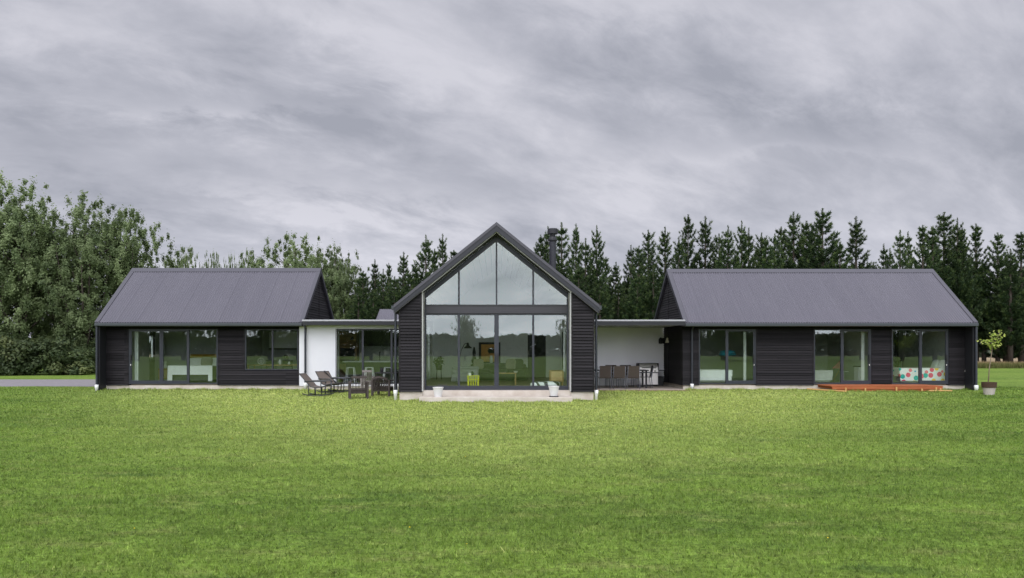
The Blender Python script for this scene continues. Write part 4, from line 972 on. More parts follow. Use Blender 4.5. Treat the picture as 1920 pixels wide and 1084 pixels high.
def pine_backrow():
    r = random.Random(31); i = 0
    for px in list(range(680, 880, 25))+list(range(1000, 1240, 24))+list(range(1250, 1720, 47)):
        py = 528+r.uniform(-14,14) if px < 1240 else 500+r.uniform(-8,14); d = 63+r.uniform(-1.5,1.5); v = r.randrange(8); H = PZ(py, d)
        if protos[v] is None: continue
        sc = H/PH[v]; o = replant(protos[v], f'pine in the hidden second row of the belt, {NUM[i % 26]} of its {"far" if i >= 26 else "near"} half', (PX(px,d), d, .08), r.uniform(0,6), (sc*1.2, sc*1.2, sc)); i += 1
pines(); pine_backrow()
# one pine with a bare trunk at the far end of the row
def poplars():
    A = plant_tree('poplar_tree', broad_tree(12.6, 1.5, 4.0, 800, .088, 120, seed=3, leaders=8), M['poplar'], 'tallest broad poplar at the picture edge beyond the gravel drive', loc=(PX(38,51), 51, .08), group='poplars beyond the gravel drive')
    B = plant_tree('poplar_tree', broad_tree(11.6, 1.4, 4.1, 800, .088, 120, seed=11, leaders=9), M['poplar'], 'second broad poplar between the tallest one and the shorter wing', loc=(PX(160,52), 52, .08), group='poplars beyond the gravel drive')
    C = plant_tree('poplar_tree', broad_tree(11.2, 1.7, 3.4, 600, .088, 120, seed=17, leaders=7), M['poplar'], 'poplar whose crown leans over the outer end of the shorter wing roof', loc=(PX(238,54), 54, .08), sc=(.82,.82,1), group='poplars beyond the gravel drive')
    replant(A, 'poplar mostly outside the picture edge beyond the tallest one', (PX(-70,52), 52, .08), 2.1, (1,1,.97))
    replant(C, 'slimmer poplar filling the gap between the two broadest poplars', (PX(104,56), 56, .08), 1.2, (.7,.7,.80))
    for px, py, src, w, lab in ((349,472,C,.5,'poplar top peeping over the shorter wing roof nearest the large poplars'), (402,481,B,.34,'small double poplar top peeping over the middle of the shorter wing roof'),
                         (467,477,C,.40,'poplar top peeping over the shorter wing roof nearest the rounder trees'), (432,487,A,.24,'lowest leafy tip peeping over the shorter wing roof')):
        H0 = {A:12.6, B:11.6, C:11.2}[src]; d = 66; H = PZ(py,d); s = H/H0; replant(src, lab, (PX(px,d), d, .08), px*.7, (s*w,s*w,s))
    for px, py, src, w, rz, lab in ((553,449,B,.95,2.6,'rounded broadleaf tree rising above the inner end of the shorter wing roof'), (628,470,A,.78,4.0,'broadleaf tree with gaps of sky between the shorter wing and the pines'), (596,492,C,.9,1.0,'leafy tree between the two rounded broadleaf trees behind the wing'), (655,560,C,.8,3.0,'low leafy tree in front of the first pines above the white link')):
        H0 = {A:12.6, B:11.6, C:11.2}[src]; d = 60; H = PZ(py,d); s = H/H0; replant(src, lab, (PX(px,d), d, .08), rz, (s*w,s*w,s))
    return A, B, C
PA, PB, PC = poplars()
def shrub_mesh(w, d, h, n, leaf, seed):
    r = np.random.default_rng(seed); nc = 46; a = r.random((nc,3)); cc = np.stack([(a[:,0]-.5)*w, (a[:,1]-.5)*d, .15*h+a[:,2]**1.2*h*.75], 1); sc = 1-.5*np.abs(a[:,0]-.5)*2*a[:,2]; cc[:,0] *= sc
    ci = r.integers(0,nc,n); dirs = r.normal(0,1,(n,3)); dirs /= np.linalg.norm(dirs,axis=1,keepdims=True)
    p = cc[ci]+dirs*(r.random(n)**.5)[:,None]*np.array([.42,.42,.36])*h*.5; p[:,2] = np.maximum(p[:,2], .03)
    V, F = quads_at(p, r.uniform(.6,1.2,n)*leaf, dirs+np.array([0,0,.6]), 1, .4)
    return V, F, np.repeat(np.clip(.42+r.normal(0,.17,nc)[ci]+r.normal(0,.12,n),0,1),4)
def shrubs():
    r = random.Random(9); src = []
    for k in range(3):
        src.append(shrub_mesh(3.4, 2.2, 2.3, 6500, .11, 60+k))
    proto = {}
    for i, px in enumerate((-60,-20,22,58,92,124,150,172)):
        d = 47.6 if px < 150 else 51.5; k = i % 3; H = r.uniform(.85,1.12)
        lab = f'dark leafy shrub under the poplars, {NUM[i]} from the picture edge to the shorter wing' if px < 160 else 'pale green shrub set back beside the corner of the shorter wing'
        if k not in proto:
            V, F, tone = src[k]; t = thing('shrub', lab, 'shrub', group='shrubs under the poplars'); np_mesh('foliage', V, F, M['shrub'], t, tone)
            b = MB()
            for a in range(5): b.tube([(.1*math.cos(a),.1*math.sin(a),0),(.6*math.cos(a*1.3),.5*math.sin(a*1.3),1.3)], [.035,.012], 5)
            b.build('stems', M['bark'], t); proto[k] = t
        else: t = copy_tree(proto[k]); t['label'] = lab
        t.location = (PX(px,d), d+r.uniform(-.4,.4), .08); t.rotation_euler = (0,0,r.choice((0,math.pi))+r.uniform(-.2,.2)); t.scale = (r.uniform(.9,1.2),1,H*r.choice((.7,.92,1.12)))
shrubs()
def potted_tree():
    d = 27.4; x = PX(1854.5,d); z0 = gz(d)
    t = thing('potted_tree', 'young lime green sapling in a two tone pot by the end of the longer wing', 'potted tree', (x, d, z0))
    MB().lathe([(.165,0),(.205,.26),(.21,.265)], (0,0,0), 24).build('pot', M['potwhite'], t)
    MB().lathe([(.215,.262),(.235,.27),(.245,.46),(.215,.46),(.205,.42)], (0,0,0), 24).build('pot_rim', M['terracotta'], t)
    MB().lathe([(.05,.42),(.205,.425)], (0,0,0), 20).build('soil', M['soil'], t)
    b = MB(); b.tube([(-.03,0,.42),(.02,.01,1.0),(.09,0,1.5),(.13,0,1.85)], [.02,.017,.014,.010], 8)
    br = [((.13,0,1.8),(.0,.05,1.95),(-.32,0,1.98)), ((.12,0,1.78),(.22,-.05,2.0),(.42,.02,2.32)), ((.13,0,1.85),(.12,0,2.05),(.10,.03,2.22)), ((.11,0,1.72),(.25,.06,1.85),(.48,.04,2.12)), ((.11,0,1.7),(-.02,-.08,1.8),(-.14,-.04,1.86)), ((.12,0,1.74),(.18,-.12,1.8),(.28,-.1,1.82))]
    for q in br: b.tube(q, [.009,.006,.003], 6)
    b.build('trunk', M['stem'], t, smooth=True)
    r = np.random.default_rng(4); C = []
    for q in br:
        for s in np.linspace(.35,1,6):
            p = np.array(q[0])*(1-s)**2+2*np.array(q[1])*s*(1-s)+np.array(q[2])*s*s
            for _ in range(4): C.append(p+r.normal(0,.05,3))
    C += [np.array([.11,0,1.78])+r.normal(0,.09,3) for _ in range(26)]
    C = np.array(C); V, F = quads_at(C, r.uniform(.035,.075,len(C)), np.tile([0,-.4,.8],(len(C),1)), 1, .5)
    np_mesh('leaves', V, F, M['lime'], t, np.repeat(r.random(len(C)),4))
potted_tree()
# the far, open end of the paddock: tall dry grass beyond the mown edge
def tall_grass():
    n = 60000; x = rng.uniform(20,62,n); y = 64.5+rng.random(n)**1.5*9; h = rng.uniform(.28,.62,n); w = rng.uniform(.012,.03,n)
    a = rng.uniform(0,6.28,n); dx, dy = np.cos(a)*w, np.sin(a)*w; ln = rng.normal(0,.12,(n,2)); z = np.full(n,.07)
    V = np.stack([np.stack([x-dx,y-dy,z],1), np.stack([x+dx,y+dy,z],1), np.stack([x+ln[:,0],y+ln[:,1],z+h],1)],1).reshape(-1,3)
    tone = np.clip((y-64.5)/5+rng.normal(0,.18,n),0,1)
    tag(np_mesh('tall_grass', V, np.arange(n*3).reshape(n,3), M['dry'], None, np.repeat(tone,3)), 'band of tall dry grass at the edge of the mown lawn beyond the longer wing', 'tall grass', kind='stuff')
tall_grass()
def far_wood(name, y, x0, x1, h, n, leaf, label, seed, mt, bumps=()):
    r = np.random.default_rng(seed); x = r.uniform(x0,x1,n); hh = h*(.9+.10*np.sin(x*.11+seed)+.07*np.sin(x*.37))
    for bx, bw, bh in bumps: hh = np.maximum(hh, bh*np.exp(-((x-bx)/bw)**2))
    z = hh*r.random(n)**.75+r.normal(0,.12,n); yy = y+r.uniform(-3,3,n)*np.sqrt(1.02-np.clip(z/hh,0,1)); z = np.maximum(z,.05)
    V, F = quads_at(np.stack([x,yy,z],1), r.uniform(.6,1.2,n)*leaf, np.tile([0,0,.7],(n,1)), 1, .7)
    tag(np_mesh(name, V, F, mt, None, np.repeat(r.random(n),4)), label, 'wood', kind='stuff')
far_wood('far_treeline', 150, -190, 190, 3.2, 26000, .6, 'low dark band of far trees seen between the trunks behind the house', 2, M['hedge'])
far_wood('reflected_hedge', -128, -170, 170, 5.6, 30000, .8, 'long dark hedge across the road, seen only as a reflection in the big glazed gable', 5, M['hedge'])
def reflected_trees():
    """trees behind the camera that the window glass mirrors"""
    r = random.Random(21); H0 = {PA:12.6, PB:11.6, PC:11.2}
    spots = [(-4.6,-60,7.2,PB,.6),(10.4,-60,6.6,PC,.7)]+[(x,-56+r.uniform(-5,5),r.uniform(9,13),r.choice((PA,PB,PC)),1.15) for x in (-66,-60,-54,-48,-42,-36,-30,-25,-20)]+[(x,-56+r.uniform(-5,5),r.uniform(9,13),r.choice((PA,PB,PC)),1.1) for x in (26,31,36,41,46,56.5,61,66,71)]
    for i, (x, y, H, src, w) in enumerate(spots):
        s = H/H0[src]; side = 'longer' if x > 0 else 'shorter'
        lab = 'small tree mirrored in the gable glazing beside the central mullion' if i == 0 else 'small tree mirrored in the gable glazing at its far jamb' if i == 1 else f'tree behind the viewer mirrored in the {side} wing glazing, {NUM[(i-2) if i < 11 else i-11]} of its row'
        replant(src, lab, (x,y,0), r.uniform(0,6), (s*w,s*w,s))['group'] = 'trees mirrored in the windows'
reflected_trees()

# ------------------------------------------------------------------ lawn grass
def lawn_grass():
    V = []; T = []; tot = 0
    for (ya, yb, dens, w0, h0) in ((5.0,8,3000,.0050,.032),(8,11,1900,.0062,.034),(11,15,1100,.0080,.036),(15,20,620,.012,.039),(20,26,360,.017,.042),(26,32.5,210,.022,.045)):
        hw = lambda y: y*.70+2.2
        n = int((yb-ya)*2*hw((ya+yb)/2)*dens); y = rng.uniform(ya,yb,n); x = rng.uniform(-1,1,n)*hw(yb); k = np.abs(x) < hw(y); x, y = x[k], y[k]
        # keep the blades out of the buildings, step and deck
        inb = ((np.abs(x) < 3.2) & (y > 24.9)) | ((x > -2.5) & (x < 2.46) & (y > 24.13)) | ((x > -15.75) & (x < -7.6) & (y > 30.22)) | ((x > 7.35) & (x < 18.85) & (y > 30.22)) | ((x > -7.9) & (x < -3) & (y > 29.95)) | ((x > 3) & (x < 7.6) & (y > 29.6)) | ((x > 12.7) & (x < 17.1) & (y > 28.9))
        k = ~inb; x, y = x[k], y[k]; n = len(x)
        # uneven growth
        tuft = .5+.5*np.sin(x*2.1+1.3*np.sin(y*1.7))*np.sin(y*2.7+1.1*np.sin(x*1.3)); h = h0*rng.uniform(.45,1.25,n)*(.75+.5*tuft); w = w0*rng.uniform(.6,1.3,n)
        a = rng.uniform(0,6.283,n); dx, dy = np.cos(a)*w, np.sin(a)*w*.6; ln = rng.normal(0,1,(n,2))*h[:,None]*.55
        t = np.clip((y-25)/4,0,1); z = .08*t*t*(3-2*t)-.002
        V.append(np.stack([np.stack([x-dx,y-dy,z],1), np.stack([x+dx,y+dy,z],1), np.stack([x+ln[:,0],y+ln[:,1],z+h],1)],1).reshape(-1,3)); T.append(np.repeat(np.clip(rng.beta(2,2.4,n)+.15*(tuft-.5),0,1),3))
    V = np.concatenate(V); T = np.concatenate(T); n = len(V)//3
    tag(np_mesh('lawn_grass', V, np.arange(n*3).reshape(n,3), M['blade'], None, T), 'short mown grass blades covering the front lawn', 'grass', kind='stuff')
    print('blades', n)
lawn_grass()
def flowers():
    n = 34; x = rng.uniform(-9,9,n); y = rng.uniform(6,19,n); k = np.abs(x) < y*.68; x, y = x[k], y[k]; n = len(x)
    c = np.stack([x,y,np.full(n,.035)],1); V, F = quads_at(c, rng.uniform(.006,.011,n), np.tile([0,-.5,1.],(n,1)), 1, .3)
    tag(np_mesh('lawn_flowers', V, F, mat('yellow_petal', (.75,.55,.03), .8, .1), None), 'tiny yellow weed flowers scattered through the lawn', 'flowers', kind='stuff')
flowers()
def clumps():
    """coarser ragged grass against the foot of the walls"""
    V = []; T = []
    for (x0,x1,y,dens) in ((-3.3,-2.5,24.84,70),(-2.5,2.5,24.10,40),(2.5,3.3,24.84,70),(-15.7,-7.9,30.15,55),(-7.9,-3.3,29.85,40),(7.5,12.5,30.15,55),(17.1,18.9,30.1,60),(12.6,17.1,28.88,40)):
        n = int((x1-x0)*dens*4); x = rng.uniform(x0,x1,n); yy = y-rng.random(n)**2*.22; h = rng.uniform(.04,.11,n)*(.6+.6*np.sin(x*3.1)**2); w = rng.uniform(.008,.016,n); ln = rng.normal(0,.04,(n,2))
        t = np.clip((yy-25)/4,0,1); z = .08*t*t*(3-2*t)-.002
        V.append(np.stack([np.stack([x-w,yy,z],1),np.stack([x+w,yy,z],1),np.stack([x+ln[:,0],yy+ln[:,1],z+h],1)],1).reshape(-1,3)); T.append(np.repeat(rng.uniform(.1,.8,n),3))
    V = np.concatenate(V); T = np.concatenate(T); n = len(V)//3
    tag(np_mesh('edge_grass', V, np.arange(n*3).reshape(n,3), M['blade'], None, T), 'ragged uncut grass along the foot of the walls', 'grass', kind='stuff')
clumps()

# ------------------------------------------------------------------ interiors
def table(name, label, loc, w, d, h, m=None, th=.03, legm=None):
    t = thing(name, label, 'table', loc); m = m or M['wood']; MB().box(-w/2,w/2,-d/2,d/2,h-th,h).build('tabletop', m, t)
    for sx in (-1,1):
        for sy in (-1,1): MB().box(sx*(w/2-.04)-.02,sx*(w/2-.04)+.02,sy*(d/2-.04)-.02,sy*(d/2-.04)+.02,0,h-th).build('leg', legm or m, t)
    return t
def leafy(parent, c, r0, n, leaf, seed, name='leaves', flat=1.0):
    r = np.random.default_rng(seed); d = r.normal(0,1,(n,3)); d /= np.linalg.norm(d,axis=1,keepdims=True); p = np.array(c)+d*r0*(r.random(n)**.5)[:,None]*np.array([1,1,flat])
    V, F = quads_at(p, r.uniform(.6,1.2,n)*leaf, d+np.array([0,0,.6]), 1, .4); return np_mesh(name, V, F, M['indoor'], parent, np.repeat(r.random(n),4))
def living():
    FZ = .36
    t = thing('sofa', 'long dark green sofa in the glazed living room', 'sofa', (.1, 31.6, FZ))
    MB().box(-1.2,1.15,-.45,.45,.06,.34).build('base', M['sofa'], t, bevel=.03)
    for k in range(3): MB().pillow((-.78+.76*k,-.05,.42), .385,.42,.10, e=.35).build('seat_cushion', M['sofa'], t, smooth=True)
    MB().box(-1.2,1.15,.28,.48,.34,.72).build('backrest', M['sofa'], t, bevel=.06)
    for s in (-1.17, 1.10): MB().box(s-.10,s+.10,-.46,.46,.10,.60).build('armrest', M['sofa'], t, bevel=.06)
    for px, rot, m, lab in ((897,.3,'beige','beige square cushion leaning on the sofa nearest the pale chaise'), (958,-.3,'beige','beige cushion at the far end of the green sofa'), (972,-.2,'sofa','dark pointed cushion at the far end of the green sofa')):
        b = MB().pillow((0,0,0), .22,.08,.22, rot, e=.45, tilt=-.25); o = b.build('cushion', M[m], smooth=True); o.location = (PX(px,31.3), 31.45, FZ+.72); tag(o, lab, 'cushion')
    t = thing('chaise', 'pale grey chaise in front of the lamp in the living room', 'chaise', (PX(872,30.2), 30.2, FZ))
    MB().box(-.54,.54,-.4,.4,.06,.36).build('base', M['greylinen'], t, bevel=.04); MB().pillow((0,0,.44), .54,.4,.13, e=.3).build('seat', M['greylinen'], t, smooth=True); MB().box(-.54,.54,.22,.42,.36,.66).build('backrest', M['greylinen'], t, bevel=.06)
    t = thing('wall_art', 'black framed mottled orange picture on the living room wall', 'picture', (PX(918,35.8), 35.9, 1.53))
    MB().box(-.51,.51,-.04,.03,-.50,.50).build('frame', M['black'], t)
    m = mat('orange_abstract', (1.0,.60,.20), .7, .3, noise=(9, .25, (.55,.25,.05))); MB().box(-.40,.42,-.055,-.041,-.42,.40).build('picture', m, t)
    t = thing('floor_lamp', 'black arching floor lamp with conical shade behind the chaise', 'lamp', (PX(862,31.6), 31.6, FZ))
    MB().lathe([(.16,0),(.16,.03)],(0,0,0),18).build('base', M['black'], t)
    MB().tube([(0,0,.03),(.0,0,.9),(.06,0,1.3),(.20,0,1.56),(.32,0,1.60)], .014, 8).build('stem', M['black'], t, smooth=True)
    MB().lathe([(.02,1.62),(.05,1.56),(.06,1.50),(.17,1.40),(.175,1.385),(.15,1.38)],(.34,0,0),18).build('lamp_shade', M['black'], t)
    t = thing('plant_stand', 'leafy house plant on a legged stand by the living room wall', 'plant', (PX(823,33.6), 33.6, FZ))
    MB().lathe([(.13,.42),(.16,.64)],(0,0,0),16).build('pot', M['black'], t)
    for k in range(4): MB().tube([(.15*math.cos(k*1.57+.78),.15*math.sin(k*1.57+.78),0),(.13*math.cos(k*1.57+.78),.13*math.sin(k*1.57+.78),.5)], .012, 6).build('leg', M['black'], t)
    leafy(t, (0,0,.80), .26, 160, .09, 3)
    t = thing('side_table', 'yellow green slatted stool table close behind the living room glass', 'stool', (PX(887.5,26.5), 26.5, FZ))
    b = MB(); w = .2
    MB().box(-w,w,-.2,.2,.40,.425).build('tabletop', M['yellow'], t)
    for sx in (-1,1):
        for sy in (-1,1): MB().bar((sx*.17,sy*.17,0),(sx*.195,sy*.19,.40),.03).build('leg', M['yellow'], t)
    b = MB()
    for k in range(5): b.box(-.16+.08*k-.014,-.16+.08*k+.014,-.186,-.172,.07,.39); b.box(-.16+.08*k-.014,-.16+.08*k+.014,.172,.186,.07,.39)
    b.box(-.18,.18,-.19,-.171,.04,.075); b.box(-.18,.18,-.19,-.171,.28,.31); b.build('slats', M['yellow'], t)
    b = MB().lathe([(.04,0),(.05,.085),(.042,.085)],(0,0,0),14); o = b.build('cup', M['pvc']); o.location = (PX(881,26.5),26.45,FZ+.425); tag(o, 'white cup on the yellow stool table', 'cup')
    t = thing('vase_plant', 'small dark potted succulent on the yellow stool table', 'plant', (PX(886,26.5),26.5,FZ+.425)); MB().lathe([(.03,0),(.04,.05)],(0,0,0),12).build('pot', M['black'], t); leafy(t, (0,0,.1), .06, 40, .03, 5)
    table('coffee_table', 'thin oak topped coffee table before the green sofa', (PX(950,29.0),29.0,FZ), .75,.5,.44)
    b = MB().lathe([(.05,0),(.09,.06),(.085,.065)],(0,0,0),16); o = b.build('bowl', M['pvc']); o.location = (PX(967,29),29,FZ+.44); tag(o, 'white bowl on the oak coffee table', 'bowl')
    table('console_table', 'narrow dark console table behind the green sofa', (PX(918,33),33.0,FZ), 1.5,.35,.74, M['black'])
    t = thing('flower_vase', 'white vase of dark foliage in front of the orange picture', 'vase', (PX(921,33),33.0,FZ+.74)); MB().lathe([(.06,0),(.075,.18),(.05,.30),(.06,.32)],(0,0,0),16).build('vase', M['pvc'], t, smooth=True); leafy(t, (0,0,.55), .17, 110, .07, 8, flat=.8)
    t = thing('sculpture', 'tall dark tapering sculpture between lamp and picture', 'sculpture', (PX(889,33),33.0,FZ+.74)); MB().lathe([(.10,0),(.12,.12),(.06,.3),(.08,.45),(.03,.7)],(0,0,0),14).build('body', M['black'], t, smooth=True)
    t = thing('oak_cabinet', 'small oak cabinet on legs near the living room jamb', 'cabinet', (PX(1043,28.2),28.2,FZ)); MB().box(-.26,.26,-.2,.2,.14,.56).build('body', M['wood'], t, bevel=.01)
    MB().box(-.2,.2,-.205,-.201,.18,.52).build('door', M['paleoak'], t)
    for sx in (-1,1):
        for sy in (-1,1): MB().box(sx*.22-.015,sx*.22+.015,sy*.16-.015,sy*.16+.015,0,.14).build('leg', M['wood'], t)
    m = bpy.data.materials.new('striped_cloth'); m.use_nodes = True; nd, lk = m.node_tree.nodes, m.node_tree.links
    tc = N(nd,'ShaderNodeTexCoord'); wv = N(nd,'ShaderNodeTexWave'); wv.bands_direction = 'DIAGONAL'; wv.inputs['Scale'].default_value = 1.5; wv.inputs['Distortion'].default_value = 7; wv.inputs['Detail'].default_value = 2
    lk.new(tc.outputs['Object'], wv.inputs[0]); rp = N(nd,'ShaderNodeValToRGB'); rp.color_ramp.interpolation = 'CONSTANT'; rp.color_ramp.elements[0].color = (.02,.03,.03,1); rp.color_ramp.elements[1].color = (.75,.78,.76,1); rp.color_ramp.elements[1].position = .42
    lk.new(wv.outputs[0], rp.inputs[0]); lk.new(rp.outputs[0], nd['Principled BSDF'].inputs['Base Color'])
    b = MB(); b.pillow((-.25,0,.10), .30,.24,.11, .2); b.pillow((.16,.03,.11), .32,.25,.12, -.2); o = b.build('floor_blanket', m, smooth=True); o.location = (PX(1024,26.3),26.3,FZ); tag(o, 'crumpled black and white striped blanket on the living room floor', 'blanket')
living()
def bed(label, loc, w, L, top, cover, throw=None, head=None, sheet='linen', cl=.68):
    t = thing('bed', label, 'bed', loc)          # foot towards -y, origin at the foot middle
    MB().box(-w/2+.03,w/2-.03,.03,L,.06,.32).build('base', M['black'] if throw else M['greylinen'], t, bevel=.01)
    MB().box(-w/2,w/2,.0,L,.32,top).build('mattress', M[sheet], t, bevel=.07)
    b = MB(); b.box(-w/2-.05,w/2+.05,-.05,L*cl,top+.003,top+.035); b.box(-w/2-.05,w/2+.05,-.05,-.02,.30,top+.003); b.box(-w/2-.05,-w/2-.015,-.02,L*cl,.12,top+.003); b.box(w/2+.015,w/2+.05,-.02,L*cl,.12,top+.003); b.build('cover', M[cover] if isinstance(cover,str) else cover, t, bevel=.012)
    if throw:
        b = MB(); b.box(-w/2-.085,w/2+.02,-.09,.75,top+.038,top+.055); b.box(-w/2-.085,w/2+.02,-.09,-.06,.34,top+.038); b.box(-w/2-.10,-w/2-.055,-.09,.2,.10,top+.038); b.box(w/2-.14,w/2+.03,-.10,-.09,.07,top+.038); b.box(-w/2-.07,-w/2+.10,-.10,-.09,.05,top+.038); b.build('throw', M[throw], t)
    for s in (-1,1): MB().pillow((s*w/4,L-.22,top+.16), w/4-.03,.12,.20, e=.45, tilt=-.4).build('pillow', M['linen'], t, smooth=True)
    if head: MB().box(-w/2-.06,w/2+.06,L+.01,L+.10,.10,1.18).build('headboard', M[head], t, bevel=.02)
    return t
def curtain(label, x0, x1, y, z0, z1, m='linen'):
    b = MB(); n = 16; v = []
    for i in range(n+1):
        x = x0+(x1-x0)*i/n; o = .03*math.cos(i*2.4)
        v += [(x,y+o,z0),(x,y+o,z1),(x,y+o+.008,z0),(x,y+o+.008,z1)]
    f = []
    for i in range(n):
        a, c = 4*i, 4*i+4; f += [(a,c,c+1,a+1),(a+2,a+3,c+3,c+2),(a,a+2,c+2,c),(a+1,c+1,c+3,a+3)]
    b.add(v, f); tag(b.build('curtain', M[m]), label, 'curtain')
curtain('white curtain gathered at the flue-side jamb of the living room glazing', 2.27, 2.345, 25.72, .95, 2.45)
curtain('white curtain gathered at the link-side jamb of the living room glazing', -2.345, -2.285, 25.72, .95, 2.45)
def left_rooms():
    bx = (PX(313,31.6)+PX(401,31.6))/2
    bed('bed with white throw, olive cover and mustard headboard', (bx+.03, 31.65, .30), 1.74, 2.0, .66, 'olive', 'linen', 'mustard')
    o = MB().pillow((0,0,0),.25,.08,.2,0,e=.45,tilt=-.3).build('cushion', M['beige'], smooth=True); o.location = (bx+.05,33.25,1.16); tag(o,'beige cushion between the white pillows of the olive bed','cushion')
    curtain('white curtain drawn to the outer jamb of the bedroom slider', X(246), X(252), DW+.3, .32, 2.48)
    t = thing('bedside_cabinet','mustard coloured bedside cabinet next to the olive bed','cabinet',(PX(306,33.3),33.5,.30)); MB().box(-.22,.22,-.2,.2,.08,.56).build('body',M['mustard'],t,bevel=.01)
    MB().box(-.18,.18,-.206,-.201,.12,.5).build('drawer',M['wood'],t)
    for sx in (-1,1): MB().box(sx*.18-.02,sx*.18+.02,-.16,.16,0,.08).build('leg',M['wood'],t)
    b = MB().lathe([(.05,0),(.07,.10),(.02,.2),(.06,.22),(.04,.32)],(0,0,0),14); o = b.build('bedside_lamp',M['pvc'],smooth=True); o.location = (PX(306,33.3),33.5,.86); tag(o,'small white lamp on the mustard bedside cabinet','lamp')
    # dining end
    table('dining_table','oak dining table inside the corner window of the shorter wing',(PX(523,32.4),32.2,.30), 2.3,.9,.75)
    for i,(px,lab) in enumerate(((506,'dark dining chair behind the oak table nearer the wreath'),(537,'dark dining chair behind the middle of the oak table'),(566,'dark dining chair behind the oak table nearest the white panel'))):
        if i == 0:
            t = c0 = thing('indoor_chair',lab,'chair',(PX(px,33),33.0,.30),group='dark chairs at the oak table')
            MB().box(-.22,.22,-.22,.22,.42,.46).build('seat',M['black'],t); MB().box(-.22,.22,.20,.23,.62,.92).build('backrest',M['black'],t)
            for sx in (-1,1):
                MB().box(sx*.2-.018,sx*.2+.018,.19,.226,0,.62).build('leg',M['black'],t); MB().box(sx*.2-.018,sx*.2+.018,-.21,-.175,0,.42).build('leg',M['black'],t)
        else:
            t = copy_tree(c0); t.location = (PX(px,33),33.0,.30); t['label'] = lab
    b = MB(); n = 28; b.tube([(.13*math.cos(6.283*k/n),0,.15+.13*math.sin(6.283*k/n)) for k in range(n+1)],.014,6); b.tube([(.05*math.cos(6.283*k/n),0,.15+.05*math.sin(6.283*k/n)) for k in range(n+1)],.012,6); b.box(-.06,.06,-.05,.05,-.0,.02)
    o = b.build('ring_ornament',M['pvc'],smooth=True); o.location = (PX(490,32),31.95,1.05); tag(o,'pale ring shaped ornament standing on the oak table','ornament')
    b = MB().lathe([(.05,0),(.06,.02),(.012,.03),(.012,.22),(.10,.25),(.12,.32),(.08,.40)],(0,0,0),16); o = b.build('table_lamp',M['black'],smooth=True); o.location = (PX(536,32.3),32.3,1.05); tag(o,'black round headed lamp standing on the oak table','lamp')
    for px,s,lab in ((524.5,1.15,'larger white jug on the oak table'),(541.5,.7,'small white jug on the oak table')):
        b = MB().lathe([(.05*s,0),(.065*s,.08*s),(.04*s,.15*s),(.05*s,.18*s)],(0,0,0),14); o = b.build('jug',M['pvc'],smooth=True); o.location = (PX(px,32),32.05,1.05); tag(o,lab,'jug')
    t = thing('wall_cupboard','pale wall cupboard high on the back wall behind the oak table','cupboard',(-9.2,34.8,1.75)); MB().box(-1.2,1.2,-.16,.16,0,.75).build('body',M['paint'],t)
    MB().box(-1.22,1.22,-.18,.16,-.06,-.002).build('shelf',M['black'],t)  # black strip put in as the dark shadow under the pale cupboard
left_rooms()
